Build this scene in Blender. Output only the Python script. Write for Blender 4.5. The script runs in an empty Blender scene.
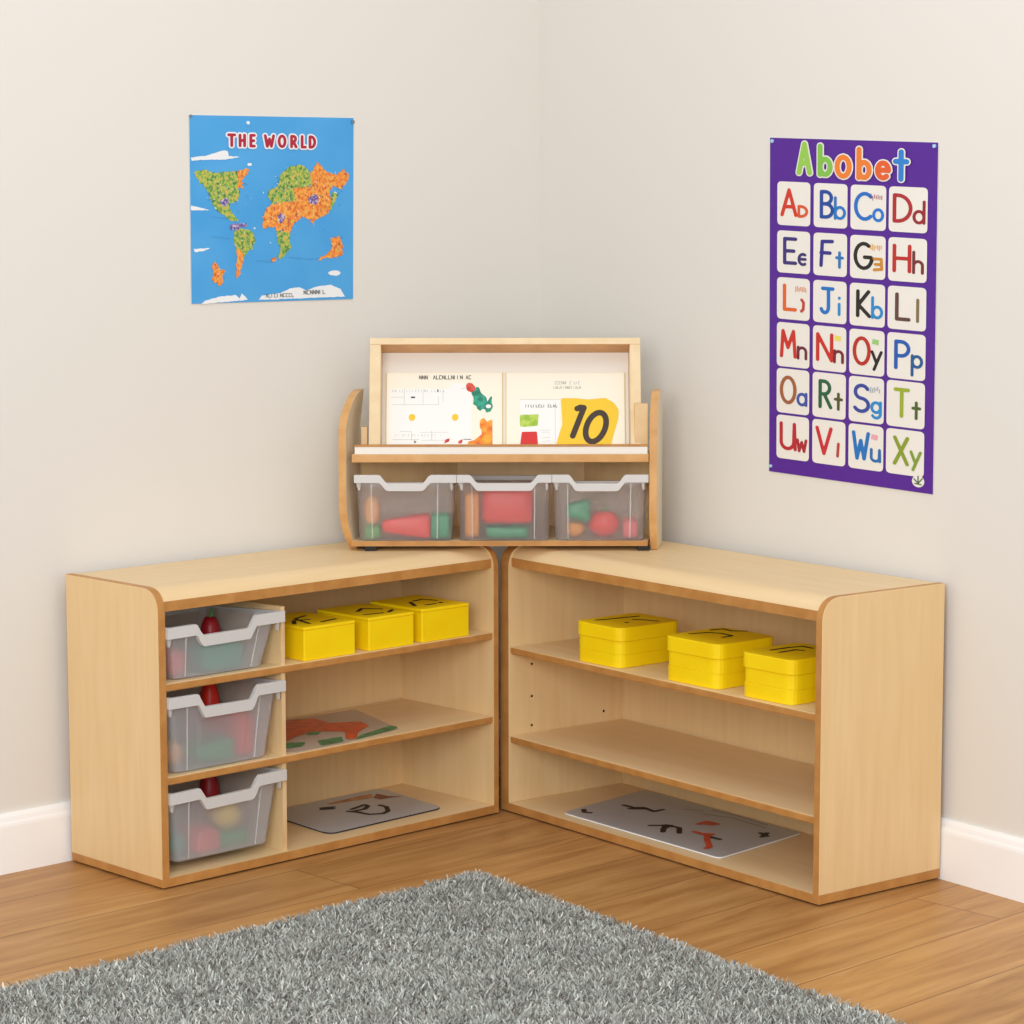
import bpy, bmesh, math, random
import numpy as np
from mathutils import Vector, Matrix

random.seed(7); rng = np.random.default_rng(7)
S = bpy.context.scene
COL = S.collection

# ------------------------------------------------------------------ camera
cd = bpy.data.cameras.new('camera'); cam = bpy.data.objects.new('camera', cd); COL.objects.link(cam)
PITCH, ROLL, CAMZ = 0.11628, -0.00144, 1.54087
cd.sensor_width = 36; cd.lens = 2527.18/1024*36; cd.clip_end = 100
fw = Vector((0, math.cos(PITCH), -math.sin(PITCH))); up = Vector((0, math.sin(PITCH), math.cos(PITCH))); rt = Vector((1, 0, 0))
r2 = rt*math.cos(ROLL)+up*math.sin(ROLL); u2 = -rt*math.sin(ROLL)+up*math.cos(ROLL)
cam.matrix_world = Matrix(((r2.x, u2.x, -fw.x, 0), (r2.y, u2.y, -fw.y, 0), (r2.z, u2.z, -fw.z, CAMZ), (0, 0, 0, 1)))
S.camera = cam

# ------------------------------------------------------------------ light
w = bpy.data.worlds.new('room_light'); S.world = w; w.use_nodes = True
w.node_tree.nodes['Background'].inputs[0].default_value = (0.94, 0.975, 1.0, 1)
w.node_tree.nodes['Background'].inputs[1].default_value = 0.62

def area(name, loc, target, size, power, color):
    d = bpy.data.lights.new(name, 'AREA'); d.shape = 'RECTANGLE'; d.size, d.size_y = size; d.energy = power; d.color = color
    o = bpy.data.objects.new(name, d); COL.objects.link(o); o.location = loc
    o.rotation_euler = (Vector(target)-Vector(loc)).to_track_quat('-Z', 'Y').to_euler()
area('window_daylight', (-0.7, 0.6, 2.0), (0.0, 6.6, 0.6), (2.6, 1.8), 128, (0.97, 0.985, 1.0))
area('ceiling_lamp', (0.3, 4.6, 3.4), (0.0, 5.6, 0.0), (2.2, 2.2), 16, (0.98, 0.99, 1.0))

S.view_settings.view_transform = 'Standard'; S.view_settings.look = 'None'
S.view_settings.gamma = 1; S.view_settings.use_curve_mapping = False
S.view_settings.exposure = 0.13

# ------------------------------------------------------------------ materials
def lin(c):
    return tuple(((x/255)/12.92 if x/255 <= 0.04045 else ((x/255+0.055)/1.055)**2.4) for x in c)+(1,)
def mat(name, rgb, rough=0.5, spec=0.5, bump=None):
    m = bpy.data.materials.new(name); m.use_nodes = True; nt = m.node_tree; b = nt.nodes['Principled BSDF']
    b.inputs['Base Color'].default_value = lin(rgb); b.inputs['Roughness'].default_value = rough
    b.inputs['Specular IOR Level'].default_value = spec
    if bump:
        tc = nt.nodes.new('ShaderNodeTexCoord'); n = nt.nodes.new('ShaderNodeTexNoise'); n.inputs['Scale'].default_value = bump[0]
        bp = nt.nodes.new('ShaderNodeBump'); bp.inputs['Strength'].default_value = bump[1]; bp.inputs['Distance'].default_value = 0.002
        nt.links.new(tc.outputs['Object'], n.inputs['Vector']); nt.links.new(n.outputs['Fac'], bp.inputs['Height']); nt.links.new(bp.outputs[0], b.inputs['Normal'])
    return m
def noisemat(name, cols, scale=(1, 1, 1), nscale=5, detail=4, rough=0.5, spec=0.5, dist=0.0, constant=False):
    """noise driven colour ramp; cols = [(pos, rgb), ...]"""
    m = mat(name, cols[0][1], rough, spec); nt = m.node_tree; b = nt.nodes['Principled BSDF']
    tc = nt.nodes.new('ShaderNodeTexCoord'); mp = nt.nodes.new('ShaderNodeMapping'); mp.inputs['Scale'].default_value = scale
    n = nt.nodes.new('ShaderNodeTexNoise'); n.inputs['Scale'].default_value = nscale; n.inputs['Detail'].default_value = detail; n.inputs['Distortion'].default_value = dist
    r = nt.nodes.new('ShaderNodeValToRGB'); e = r.color_ramp.elements
    if constant: r.color_ramp.interpolation = 'CONSTANT'
    e[0].position, e[0].color = cols[0][0], lin(cols[0][1]); e[1].position, e[1].color = cols[-1][0], lin(cols[-1][1])
    for p, c in cols[1:-1]:
        x = e.new(p); x.color = lin(c)
    nt.links.new(tc.outputs['Object'], mp.inputs[0]); nt.links.new(mp.outputs[0], n.inputs['Vector'])
    nt.links.new(n.outputs['Fac'], r.inputs[0]); nt.links.new(r.outputs[0], b.inputs['Base Color'])
    return m
WL, WM, WD = (231, 197, 144), (234, 202, 150), (237, 206, 156)
wood_v = noisemat('beech_upright_grain', [(0.3, WL), (0.5, WM), (0.7, WD)], (14, 14, 1.2), 3.0, 6, 0.42, 0.35, 0.3)
wood_h = noisemat('beech_level_grain', [(0.3, (232, 200, 150)), (0.5, (235, 204, 156)), (0.7, (238, 208, 163))], (1.2, 14, 14), 3.0, 6, 0.42, 0.3, 0.3)
edge_m = noisemat('beech_edging', [(0.3, (182, 125, 64)), (0.7, (201, 145, 81))], (1.5, 1.5, 1.5), 14, 4, 0.45, 0.35)
edge_l = noisemat('pale_beech_edging', [(0.3, (222, 184, 132)), (0.7, (236, 205, 158))], (2, 12, 2), 6, 4, 0.45, 0.35)
dark_m = mat('dark_rubber', (30, 22, 16), 0.7)
white_lam = mat('white_laminate', (238, 232, 222), 0.35)
wall_m = mat('painted_wall', (229, 225, 218), 0.85, 0.2, (60, 0.06))
skirt_m = mat('white_gloss_paint', (253, 253, 252), 0.4, 0.4)
yellow_m = noisemat('yellow_card', [(0.35, (254, 214, 2)), (0.65, (255, 222, 10))], (1, 1, 1), 9, 2, 0.5, 0.3)
ink = mat('black_ink', (34, 26, 20), 0.6)
paper = mat('cream_page', (248, 242, 224), 0.6)
paper_w = mat('white_page', (246, 245, 242), 0.6)

def plastic(name, tint, clear, rough=0.32, trans=0.72):
    m = bpy.data.materials.new(name); m.use_nodes = True; nt = m.node_tree; b = nt.nodes['Principled BSDF']; out = nt.nodes['Material Output']
    b.inputs['Base Color'].default_value = lin(tint); b.inputs['Roughness'].default_value = rough
    b.inputs['Transmission Weight'].default_value = trans; b.inputs['IOR'].default_value = 1.18
    tr = nt.nodes.new('ShaderNodeBsdfTransparent'); tr.inputs[0].default_value = (0.96, 0.96, 0.97, 1)
    mx = nt.nodes.new('ShaderNodeMixShader'); mx.inputs[0].default_value = clear
    nt.links.new(b.outputs[0], mx.inputs[1]); nt.links.new(tr.outputs[0], mx.inputs[2]); nt.links.new(mx.outputs[0], out.inputs[0])
    return m
frost = plastic('frosted_plastic', (244, 244, 247), 0.30)
frost2 = plastic('clear_frosted_plastic', (250, 247, 248), 0.48, 0.30, 0.84)
def milky(name, rgb, clear):
    m = bpy.data.materials.new(name); m.use_nodes = True; nt = m.node_tree; b = nt.nodes['Principled BSDF']; out = nt.nodes['Material Output']
    b.inputs['Base Color'].default_value = lin(rgb); b.inputs['Roughness'].default_value = 0.3
    tr = nt.nodes.new('ShaderNodeBsdfTransparent'); mx = nt.nodes.new('ShaderNodeMixShader'); mx.inputs[0].default_value = clear
    nt.links.new(b.outputs[0], mx.inputs[1]); nt.links.new(tr.outputs[0], mx.inputs[2]); nt.links.new(mx.outputs[0], out.inputs[0])
    return m
rim_m = milky('milky_rim_plastic', (226, 224, 222), 0.18)
ridge_m = milky('milky_ridge_plastic', (230, 228, 226), 0.35)

# ------------------------------------------------------------------ mesh helpers
class MB:
    """collects faces with material slots and builds ONE mesh object"""
    def __init__(s): s.v = []; s.f = []; s.m = []
    def add(s, vs, fs, mi=0):
        o = len(s.v); s.v += [tuple(p) for p in vs]
        for i, f in enumerate(fs):
            s.f.append([o+k for k in f]); s.m.append(mi[i] if isinstance(mi, list) else mi)
    def box(s, a, b, mi=0):
        x0, y0, z0 = [min(a[i], b[i]) for i in range(3)]; x1, y1, z1 = [max(a[i], b[i]) for i in range(3)]
        s.add([(x0, y0, z0), (x1, y0, z0), (x1, y1, z0), (x0, y1, z0), (x0, y0, z1), (x1, y0, z1), (x1, y1, z1), (x0, y1, z1)],
              [(0, 3, 2, 1), (4, 5, 6, 7), (0, 1, 5, 4), (1, 2, 6, 5), (2, 3, 7, 6), (3, 0, 4, 7)], mi)
    def hexa(s, bot, top, mi=0):
        n = len(bot); s.add(list(bot)+list(top), [list(range(n))[::-1], list(range(n, 2*n))]+[(i, (i+1) % n, n+(i+1) % n, n+i) for i in range(n)], mi)
    def prism(s, poly, z0, z1, mi=0, side=None):
        n = len(poly); sd = mi if side is None else side
        s.add([(x, y, z0) for x, y in poly]+[(x, y, z1) for x, y in poly],
              [list(range(n))[::-1], list(range(n, 2*n))]+[(i, (i+1) % n, n+(i+1) % n, n+i) for i in range(n)], [mi, mi]+[sd]*n)
    def build(s, name, mats, parent=None, loc=None, rotz=0, bevel=0, smooth=False, seg=2, angle=30):
        me = bpy.data.meshes.new(name); me.from_pydata(s.v, [], s.f)
        for m in (mats if isinstance(mats, (list, tuple)) else [mats]): me.materials.append(m)
        me.polygons.foreach_set('material_index', s.m); me.update()
        bm = bmesh.new(); bm.from_mesh(me); bmesh.ops.recalc_face_normals(bm, faces=bm.faces); bm.to_mesh(me); bm.free()
        if smooth: me.polygons.foreach_set('use_smooth', [True]*len(me.polygons))
        o = bpy.data.objects.new(name, me); COL.objects.link(o)
        if loc is not None: o.location = loc
        o.rotation_euler.z = rotz
        if parent is not None: o.parent = parent
        if bevel:
            b = o.modifiers.new('bevel', 'BEVEL'); b.width = bevel; b.segments = seg; b.limit_method = 'ANGLE'; b.angle_limit = math.radians(angle)
        return o
def empty(name, loc, rotz=0):
    o = bpy.data.objects.new(name, None); COL.objects.link(o); o.location = loc; o.rotation_euler.z = rotz; o.empty_display_size = 0.05
    return o
def tag(o, label=None, cat=None, group=None, kind=None):
    if label: o['label'] = label
    if cat: o['category'] = cat
    if group: o['group'] = group
    if kind: o['kind'] = kind
    return o
def rounded(pts, r, n=5):
    """polygon with rounded corners (r may be a list)"""
    out = []; N = len(pts)
    for i in range(N):
        rr = r[i] if isinstance(r, (list, tuple)) else r
        p = Vector(pts[i]); a = (Vector(pts[i-1])-p); b = (Vector(pts[(i+1) % N])-p)
        rr = min(rr, a.length*.49, b.length*.49)
        if rr < 1e-5: out.append(tuple(p)); continue
        a = p+a.normalized()*rr; b = p+b.normalized()*rr
        for k in range(n+1):
            t = k/n; q = a*(1-t)**2+p*2*t*(1-t)+b*t*t; out.append(tuple(q))
    return out

# ------------------------------------------------------------------ stroke lettering
def arc(cx, cy, rx, ry, a0, a1, n=12):
    return [(cx+rx*math.cos(math.radians(a0+(a1-a0)*k/n)), cy+ry*math.sin(math.radians(a0+(a1-a0)*k/n))) for k in range(n+1)]
G = {   # cap height 1, x-height about .58; each glyph: (width, strokes)
 'A': (.70, [[(0, 0), (.35, 1), (.7, 0)], [(.12, .33), (.58, .33)]]),
 'B': (.56, [[(0, 0), (0, 1)], [(0, 1)]+arc(.2, .76, .3, .24, 90, -90)+[(0, .52)], [(0, .52)]+arc(.22, .26, .34, .26, 90, -90)+[(0, 0)]]),
 'C': (.62, [arc(.38, .5, .38, .5, 50, 310, 16)]),
 'D': (.62, [[(0, 0), (0, 1)], [(0, 1)]+arc(.12, .5, .5, .5, 90, -90, 14)+[(0, 0)]]),
 'E': (.5, [[(.5, 1), (0, 1), (0, 0), (.5, 0)], [(0, .5), (.42, .5)]]),
 'F': (.5, [[(.5, 1), (.05, .98), (0, 0)], [(0, .52), (.4, .52)]]),
 'G': (.66, [arc(.38, .5, .38, .5, 55, 340, 16)+[(.7, .45), (.42, .45)]]),
 'H': (.6, [[(0, 0), (0, 1)], [(.6, 0), (.6, 1)], [(0, .5), (.6, .5)]]),
 'J': (.6, [[(.1, 1), (.65, 1)], [(.42, 1), (.42, .25)]+arc(.22, .22, .2, .22, 0, -160)]),
 'K': (.6, [[(0, 0), (0, 1)], [(.55, 1), (.03, .45), (.6, 0)]]),
 'L': (.48, [[(0, 1), (0, 0), (.48, 0)]]),
 'M': (.76, [[(0, 0), (.08, 1), (.36, .35), (.66, 1), (.76, 0)]]),
 'N': (.6, [[(0, 0), (0, 1), (.6, 0), (.6, 1)]]),
 'O': (.68, [arc(.34, .5, .34, .5, 90, 450, 20)]),
 'P': (.54, [[(0, 0), (0, 1)], [(0, 1)]+arc(.22, .73, .32, .27, 90, -90)+[(0, .46)]]),
 'R': (.58, [[(0, 0), (0, 1)], [(0, 1)]+arc(.2, .75, .3, .25, 90, -90)+[(0, .5)], [(.22, .5), (.56, 0)]]),
 'S': (.56, [arc(.3, .75, .25, .25, 30, 250)+arc(.28, .25, .28, .25, 80, -150)]),
 'T': (.66, [[(0, 1), (.66, 1)], [(.33, 1), (.33, 0)]]),
 'U': (.6, [[(0, 1), (0, .3)]+arc(.28, .28, .28, .28, 180, 350)+[(.58, 1), (.62, 0)]]),
 'V': (.66, [[(0, 1), (.33, 0), (.66, 1)]]),
 'W': (.9, [[(0, 1), (.22, 0), (.45, .7), (.66, 0), (.9, 1)]]),
 'X': (.62, [[(0, 1), (.62, 0)], [(.62, 1), (0, 0)]]),
 'a': (.44, [arc(.22, .27, .22, .27, 20, 380), [(.43, .56), (.43, 0)]]),
 'b': (.44, [[(0, .95), (0, 0)], arc(.22, .26, .22, .26, 180, -180, 14)]),
 'd': (.44, [[(.44, .95), (.44, 0)], arc(.22, .26, .22, .26, 0, 360, 14)]),
 'e': (.46, [[(.03, .28), (.43, .28)]+arc(.22, .27, .22, .27, 0, 310, 14)]),
 'c': (.42, [arc(.22, .27, .22, .27, 60, 300, 12), [(.1, .28), (.35, .28)]]),
 'g': (.42, [arc(.21, .3, .21, .24, 0, 360, 14), [(.42, .55), (.42, .0)]+arc(.22, 0, .2, .2, 0, -150, 8)]),
 'h': (.42, [[(0, .95), (0, 0)], [(0, .35)]+arc(.2, .33, .2, .2, 150, 0, 8)+[(.4, 0)]]),
 'i': (.1, [[(.05, .5), (.05, 0)], [(.05, .78), (.06, .8)]]),
 'l': (.1, [[(.05, 1), (.05, 0)]]),
 'n': (.42, [[(0, .55), (0, 0)], [(0, .35)]+arc(.2, .33, .2, .2, 150, 0, 8)+[(.4, 0)]]),
 'o': (.44, [arc(.22, .27, .22, .27, 90, 450, 16)]),
 'D2': (.44, [[(0, 0), (0, .5)], [(0, .5)]+arc(.1, .25, .32, .25, 90, -90)+[(0, 0)]]),
 'p': (.44, [[(0, .55), (0, -.38)], arc(.22, .27, .22, .26, 180, -180, 14)]),
 't': (.36, [[(.18, .85), (.18, 0)], [(0, .55), (.36, .55)]]),
 'u': (.42, [[(0, .55), (0, .15)]+arc(.2, .17, .2, .17, 180, 340)+[(.4, .55), (.42, 0)]]),
 'v': (.4, [[(0, .55), (.2, 0), (.4, .55)]]),
 'w': (.6, [[(0, .55), (.12, 0), (.3, .45), (.46, 0), (.6, .55)]]),
 'y': (.44, [[(0, .55), (.2, .05)], [(.44, .55), (.1, -.3)]]),
 'j': (.2, [[(.05, .6), (.16, .45), (.14, .1), (.04, 0)]]),
 '9': (.44, [[(0, .55), (.4, .55), (.43, .05)]+[(.05, 0)], [(.1, .28), (.4, .28)]]),
 'r': (.2, [[(.12, .6), (.08, 0)]]),
 '1': (.3, [[(-.04, .82), (.22, .98)], [(.22, .98), (.02, 0)]]),
 '0': (.6, [arc(.3, .5, .3, .5, 90, 450, 22)]),
}
def ribbon(mb, pts, wd, fn, mi=0, round_end=True):
    """flat stroke of width wd along pts (2D); fn maps 2D -> 3D"""
    pts = [Vector(p) for p in pts]; q = [pts[0]]
    for p in pts[1:]:
        if (p-q[-1]).length > 1e-6: q.append(p)
    pts = q; h = wd/2
    if len(pts) > 1:
        L, Rr = [], []
        for i, p in enumerate(pts):
            d0 = (pts[i]-pts[i-1]).normalized() if i > 0 else (pts[1]-pts[0]).normalized()
            d1 = (pts[i+1]-pts[i]).normalized() if i < len(pts)-1 else d0
            if d0.dot(d1) < .6 and 0 < i < len(pts)-1:      # sharp corner: split
                n0 = Vector((-d0.y, d0.x)); n1 = Vector((-d1.y, d1.x))
                L += [p+n0*h, p+n1*h]; Rr += [p-n0*h, p-n1*h]
            else:
                t = (d0+d1).normalized(); n = Vector((-t.y, t.x)); L.append(p+n*h); Rr.append(p-n*h)
        n = len(L); mb.add([fn(*p) for p in L]+[fn(*p) for p in Rr], [(i, i+1, n+i+1, n+i) for i in range(n-1)], mi)
    if round_end:
        for i, p in enumerate(pts):
            if i in (0, len(pts)-1) or (pts[i]-pts[i-1]).normalized().dot((pts[i+1]-pts[i]).normalized()) < .75:
                k = 10; P = [Vector(fn(p.x+h*math.cos(2*math.pi*j/k), p.y+h*math.sin(2*math.pi*j/k))) for j in range(k)]
                nn = (P[3]-P[0]).cross(P[6]-P[0]).normalized(); nn = nn if nn.dot(Vector((0, -1, 1))) > 0 else -nn
                mb.add([tuple(a+nn*.00008) for a in P], [list(range(k))], mi)
def fill_strokes(mb, strokes, wd, fn, mi=0, res=5.0):
    """one clean outline-filled sheet: the union of round-ended strokes of width wd"""
    seg = []
    for st in strokes:
        if len(st) == 1: seg.append((st[0][0], st[0][1], st[0][0]+1e-6, st[0][1]))
        for a, b in zip(st[:-1], st[1:]): seg.append((a[0], a[1], b[0], b[1]))
    g = np.array(seg, float); h = wd/2; c = wd/res
    x0 = min(g[:, 0].min(), g[:, 2].min())-h-c; x1 = max(g[:, 0].max(), g[:, 2].max())+h+c; y0 = min(g[:, 1].min(), g[:, 3].min())-h-c; y1 = max(g[:, 1].max(), g[:, 3].max())+h+c
    nx = int((x1-x0)/c)+2; ny = int((y1-y0)/c)+2
    X, Y = np.meshgrid(x0+c*np.arange(nx), y0+c*np.arange(ny), indexing='ij'); D = np.full(X.shape, 1e9)
    for ax, ay, bx, by in g:
        dx, dy = bx-ax, by-ay; t = np.clip(((X-ax)*dx+(Y-ay)*dy)/max(dx*dx+dy*dy, 1e-18), 0, 1)
        D = np.minimum(D, np.hypot(X-ax-t*dx, Y-ay-t*dy))
    D -= h; idx = {}; V = []; F = []
    def vid(key, x, y):
        if key not in idx: idx[key] = len(V); V.append(fn(x, y))
        return idx[key]
    def corner(i, j): return vid((i, j), X[i, j], Y[i, j])
    def cross(a, b):
        a, b = (a, b) if a < b else (b, a); da, db = D[a], D[b]; t = da/(da-db)
        return vid((a, b), X[a]+(X[b]-X[a])*t, Y[a]+(Y[b]-Y[a])*t)
    ins = D < 0; cnt = ins[:-1, :-1].astype(int)+ins[1:, :-1]+ins[1:, 1:]+ins[:-1, 1:]
    for i, j in zip(*np.nonzero(cnt)):
        q = [(i, j), (i+1, j), (i+1, j+1), (i, j+1)]
        if cnt[i, j] == 4: F.append([corner(*p) for p in q]); continue
        for tri in ((q[0], q[1], q[2]), (q[0], q[2], q[3])):
            out = []
            for k in range(3):
                a, b = tri[k], tri[(k+1) % 3]
                if ins[a]: out.append(corner(*a))
                if ins[a] != ins[b]: out.append(cross(a, b))
            if len(set(out)) > 2: F.append(out)
    mb.add(V, F, mi)
def write(mb, key, x, y, size, wd, fn, mi=0, sx=1.0, slant=0.0):
    """glyph with its baseline-left at (x, y); y grows upwards"""
    wdt, strokes = G[key]
    fill_strokes(mb, [[(x+(a*sx+b*slant)*size, y+b*size) for a, b in st] for st in strokes], wd, fn, mi)
    return wdt*size*sx

# ------------------------------------------------------------------ the room
CX, CY = 0.07739, 7.07079
DL = Vector((-0.72386, -0.68995, 0)); DR = Vector((0.58978, -0.80756, 0))
NL = Vector((0.68995, -0.72386, 0)); NR = Vector((-0.80756, -0.58978, 0))
CORNER = Vector((CX, CY, 0))
HW = 2.7
def wall(name, d, n, L):
    mb = MB(); a = CORNER-d*.12; b = CORNER+d*L
    q = [a, b, b-n*.12, a-n*.12]; mb.prism([(p.x, p.y) for p in q], 0, HW)
    return tag(mb.build(name, wall_m), kind='structure')
# left wall starts exactly at the corner; right wall too
def wall_exact(name, poly):
    mb = MB(); mb.prism(poly, 0, HW); return tag(mb.build(name, wall_m), kind='structure')
OUT = CORNER-(NL+NR)*.09
eL = CORNER+DL*4.2; eR = CORNER+DR*4.2
wall_exact('wall_left', [(CORNER.x, CORNER.y), (eL.x, eL.y), ((eL-NL*.12).x, (eL-NL*.12).y), (OUT.x, OUT.y)])
wall_exact('wall_right', [(CORNER.x, CORNER.y), (OUT.x, OUT.y), ((eR-NR*.12).x, (eR-NR*.12).y), (eR.x, eR.y)])
def skirting(name, d, n, s0, L):
    prof = [(0, 0), (.018, 0), (.018, .112), (.017, .118), (.014, .124), (.0115, .134), (.006, .143), (0, .143)]
    mb = MB(); a = CORNER+d*s0; b = CORNER+d*L; k = len(prof)
    mb.add([tuple(a+n*(t+.0004)+Vector((0, 0, z))) for t, z in prof]+[tuple(b+n*(t+.0004)+Vector((0, 0, z))) for t, z in prof],
           [list(range(k)), list(range(k, 2*k))[::-1]]+[(i, (i+1) % k, k+(i+1) % k, k+i) for i in range(k)])
    return tag(mb.build(name, skirt_m), kind='structure')
skirting('baseboard_left', DL, NL, .021, 4.2); skirting('baseboard_right', DR, NR, .021, 4.2)

# floor: boards run parallel with the left wall
def floor_mat():
    m = bpy.data.materials.new('oak_floor_boards'); m.use_nodes = True; nt = m.node_tree; N = nt.nodes; K = nt.links
    b = N['Principled BSDF']; b.inputs['Roughness'].default_value = .42; b.inputs['Specular IOR Level'].default_value = .35
    tc = N.new('ShaderNodeTexCoord')
    rot = N.new('ShaderNodeMapping'); rot.vector_type = 'POINT'; rot.inputs['Rotation'].default_value = (0, 0, -math.radians(43.8))
    K.new(tc.outputs['Object'], rot.inputs[0])
    sh = N.new('ShaderNodeVectorMath'); sh.operation = 'ADD'; sh.inputs[1].default_value = (0.06, -2.942+.2355*20, 0); K.new(rot.outputs[0], sh.inputs[0])
    br = N.new('ShaderNodeTexBrick'); br.offset = .37; br.inputs['Scale'].default_value = 1
    br.inputs['Brick Width'].default_value = 2.3; br.inputs['Row Height'].default_value = .2355; br.inputs['Mortar Size'].default_value = .0014
    br.inputs['Mortar Smooth'].default_value = .2; br.inputs['Bias'].default_value = 0
    br.inputs['Color1'].default_value = (0, 0, 0, 1); br.inputs['Color2'].default_value = (1, 1, 1, 1); br.inputs['Mortar'].default_value = (.5, .5, .5, 1)
    K.new(sh.outputs[0], br.inputs['Vector'])
    mp = N.new('ShaderNodeMapping'); mp.inputs['Scale'].default_value = (1.0, 9, 1); K.new(sh.outputs[0], mp.inputs[0])
    off = N.new('ShaderNodeVectorMath'); off.operation = 'MULTIPLY_ADD'; off.inputs[1].default_value = (9, 5, 3)
    K.new(br.outputs['Color'], off.inputs[0]); K.new(mp.outputs[0], off.inputs[2])
    n1 = N.new('ShaderNodeTexNoise'); n1.inputs['Scale'].default_value = 2.2; n1.inputs['Detail'].default_value = 8; n1.inputs['Roughness'].default_value = .62; n1.inputs['Distortion'].default_value = .8
    K.new(off.outputs[0], n1.inputs['Vector'])
    r = N.new('ShaderNodeValToRGB'); e = r.color_ramp.elements
    e[0].position, e[0].color = .28, lin((158, 108, 58)); e[1].position, e[1].color = .72, lin((204, 156, 98))
    x = e.new(.5); x.color = lin((186, 136, 80))
    K.new(n1.outputs['Fac'], r.inputs[0])
    hs = N.new('ShaderNodeHueSaturation'); K.new(r.outputs[0], hs.inputs['Color'])
    mr = N.new('ShaderNodeMapRange'); mr.inputs['To Min'].default_value = .88; mr.inputs['To Max'].default_value = 1.1; K.new(br.outputs['Color'], mr.inputs['Value']); K.new(mr.outputs[0], hs.inputs['Value'])
    mx = N.new('ShaderNodeMix'); mx.data_type = 'RGBA'; K.new(br.outputs['Fac'], mx.inputs['Factor']); K.new(hs.outputs[0], mx.inputs['A']); mx.inputs['B'].default_value = lin((110, 70, 36))
    K.new(mx.outputs['Result'], b.inputs['Base Color'])
    return m
mb = MB(); mb.box((-4.5, 0.2, -.05), (4.5, 8.2, 0)); tag(mb.build('floor', floor_mat()), kind='structure')

# ------------------------------------------------------------------ shelf cabinets
H = .70; ZS = .670
def side_outline(depth, z0, r=.058):
    return rounded([(0, z0), (0, H), (depth, H), (depth, z0)], [0, r, .001, 0], 9)
def cabinet(name, label, loc, rot, sg, W, D, th0, th1, shelves, divider=None):
    """local x = sg * distance along the front, y = depth, near upright at x=0"""
    root = tag(empty(name, loc, rot), label, 'shelf unit')
    X = lambda s: sg*s
    for k, (s0, s1) in enumerate(((0, th0), (W-th1, W))):
        out = side_outline(D, .026); n = len(out); mb = MB()
        mb.add([(X(s0), t, z) for t, z in out]+[(X(s1), t, z) for t, z in out],
               [list(range(n)), list(range(n, 2*n))[::-1]]+[(i, (i+1) % n, n+(i+1) % n, n+i) for i in range(n)], [0, 0]+[1]*n)
        p = mb.build('side_panel', [wood_v, edge_m], root, bevel=.0012, seg=1, angle=50)
        p.data.materials[0] = wood_v
        if k == 1 and sg < 0:
            for t, z in ((.075, .300), (.075, .223), (.318, .231), (.075, .385)):
                hb = MB(); c = [(W-th1-.0006, t+.0035*math.cos(a*math.pi/5), z+.0035*math.sin(a*math.pi/5)) for a in range(10)]
                hb.add([(X(a), b_, c_) for a, b_, c_ in c]+[(X(a+.0004), b_, c_) for a, b_, c_ in c], [list(range(10)), list(range(10, 20))]+[(i, (i+1) % 10, 10+(i+1) % 10, 10+i) for i in range(10)])
                tag(hb.build('peg_hole', dark_m, p), 'dark shelf peg hole')
    mb = MB(); mb.box((X(0), 0, .005), (X(W), D, .026), [0, 0, 1, 1, 1, 1]); mb.build('base_board', [wood_h, edge_m], root, bevel=.001, seg=1)
    R_ = .058; prof = []
    for k in range(9):          # laminate rolls over the front and meets the end panels
        prof.append((R_-(R_-.002)*math.sin(math.radians(k*7.6)), H-R_+(R_-.002)*math.cos(math.radians(k*7.6))))
    tf_, zf_ = prof[-1]
    prof = [(D, H-.002)]+prof+[(tf_, ZS-.024), (.075, ZS-.024), (.075, ZS-.002), (D, ZS-.002)]
    n = len(prof); mb = MB(); es = [0]*n; es[n-5] = 1
    mb.add([(X(th0), t, z) for t, z in prof]+[(X(W-th1), t, z) for t, z in prof],
           [list(range(n)), list(range(n, 2*n))[::-1]]+[(i, (i+1) % n, n+(i+1) % n, n+i) for i in range(n)], [0, 0]+es)
    mb.build('top_board', [wood_h, edge_m], root)
    mb = MB(); mb.box((X(th0), D-.006, .026), (X(W-th1), D-.0005, ZS-.003)); mb.build('back_panel', wood_v, root)
    for z in shelves:
        mb = MB(); mb.box((X(th0), .004, z-.018), (X(W-th1), D-.010, z), [0, 0, 1, 1, 1, 1]); mb.build('shelf', [wood_h, edge_m], root, bevel=.003)
    if divider:
        s, rows = divider
        for z0, z1 in rows:
            mb = MB(); mb.box((X(s), .012, z0), (X(s+.012), D-.010, z1), [1, 1, 2, 0, 1, 0]); mb.build('divider', [wood_v, edge_l, edge_l], root)
    for s in (.04, W-.06):
        for t in (.03, D-.06):
            mb = MB(); mb.box((X(s), t, 0), (X(s+.025), t+.025, .005)); tag(mb.build('foot', dark_m, root), 'dark foot pad')
    return root
AL = 0.77047; AR = 0.91778
LW, LD = 1.0737, .366
RW, RD = 1.182, .392
NLoc = (-0.80544, 5.68112, 0); NRoc = (0.68744, 5.53222, 0)
SH1, SH2 = .479, .260
RS1, RS2 = .437, .203
cabL = cabinet('shelf_cabinet', 'beech shelf cabinet with a column of three storage trays, standing along the left wall', NLoc, AL, 1, LW, LD, .020, .017, (SH1, SH2),
               (.366, ((.026, SH2-.018), (SH2, SH1-.018), (SH1, .620))))
cabR = cabinet('shelf_cabinet', 'beech open shelf cabinet without trays, standing along the right wall under the letter chart', NRoc, -AR, -1, RW, RD, .020, .036, (RS1, RS2))
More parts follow.
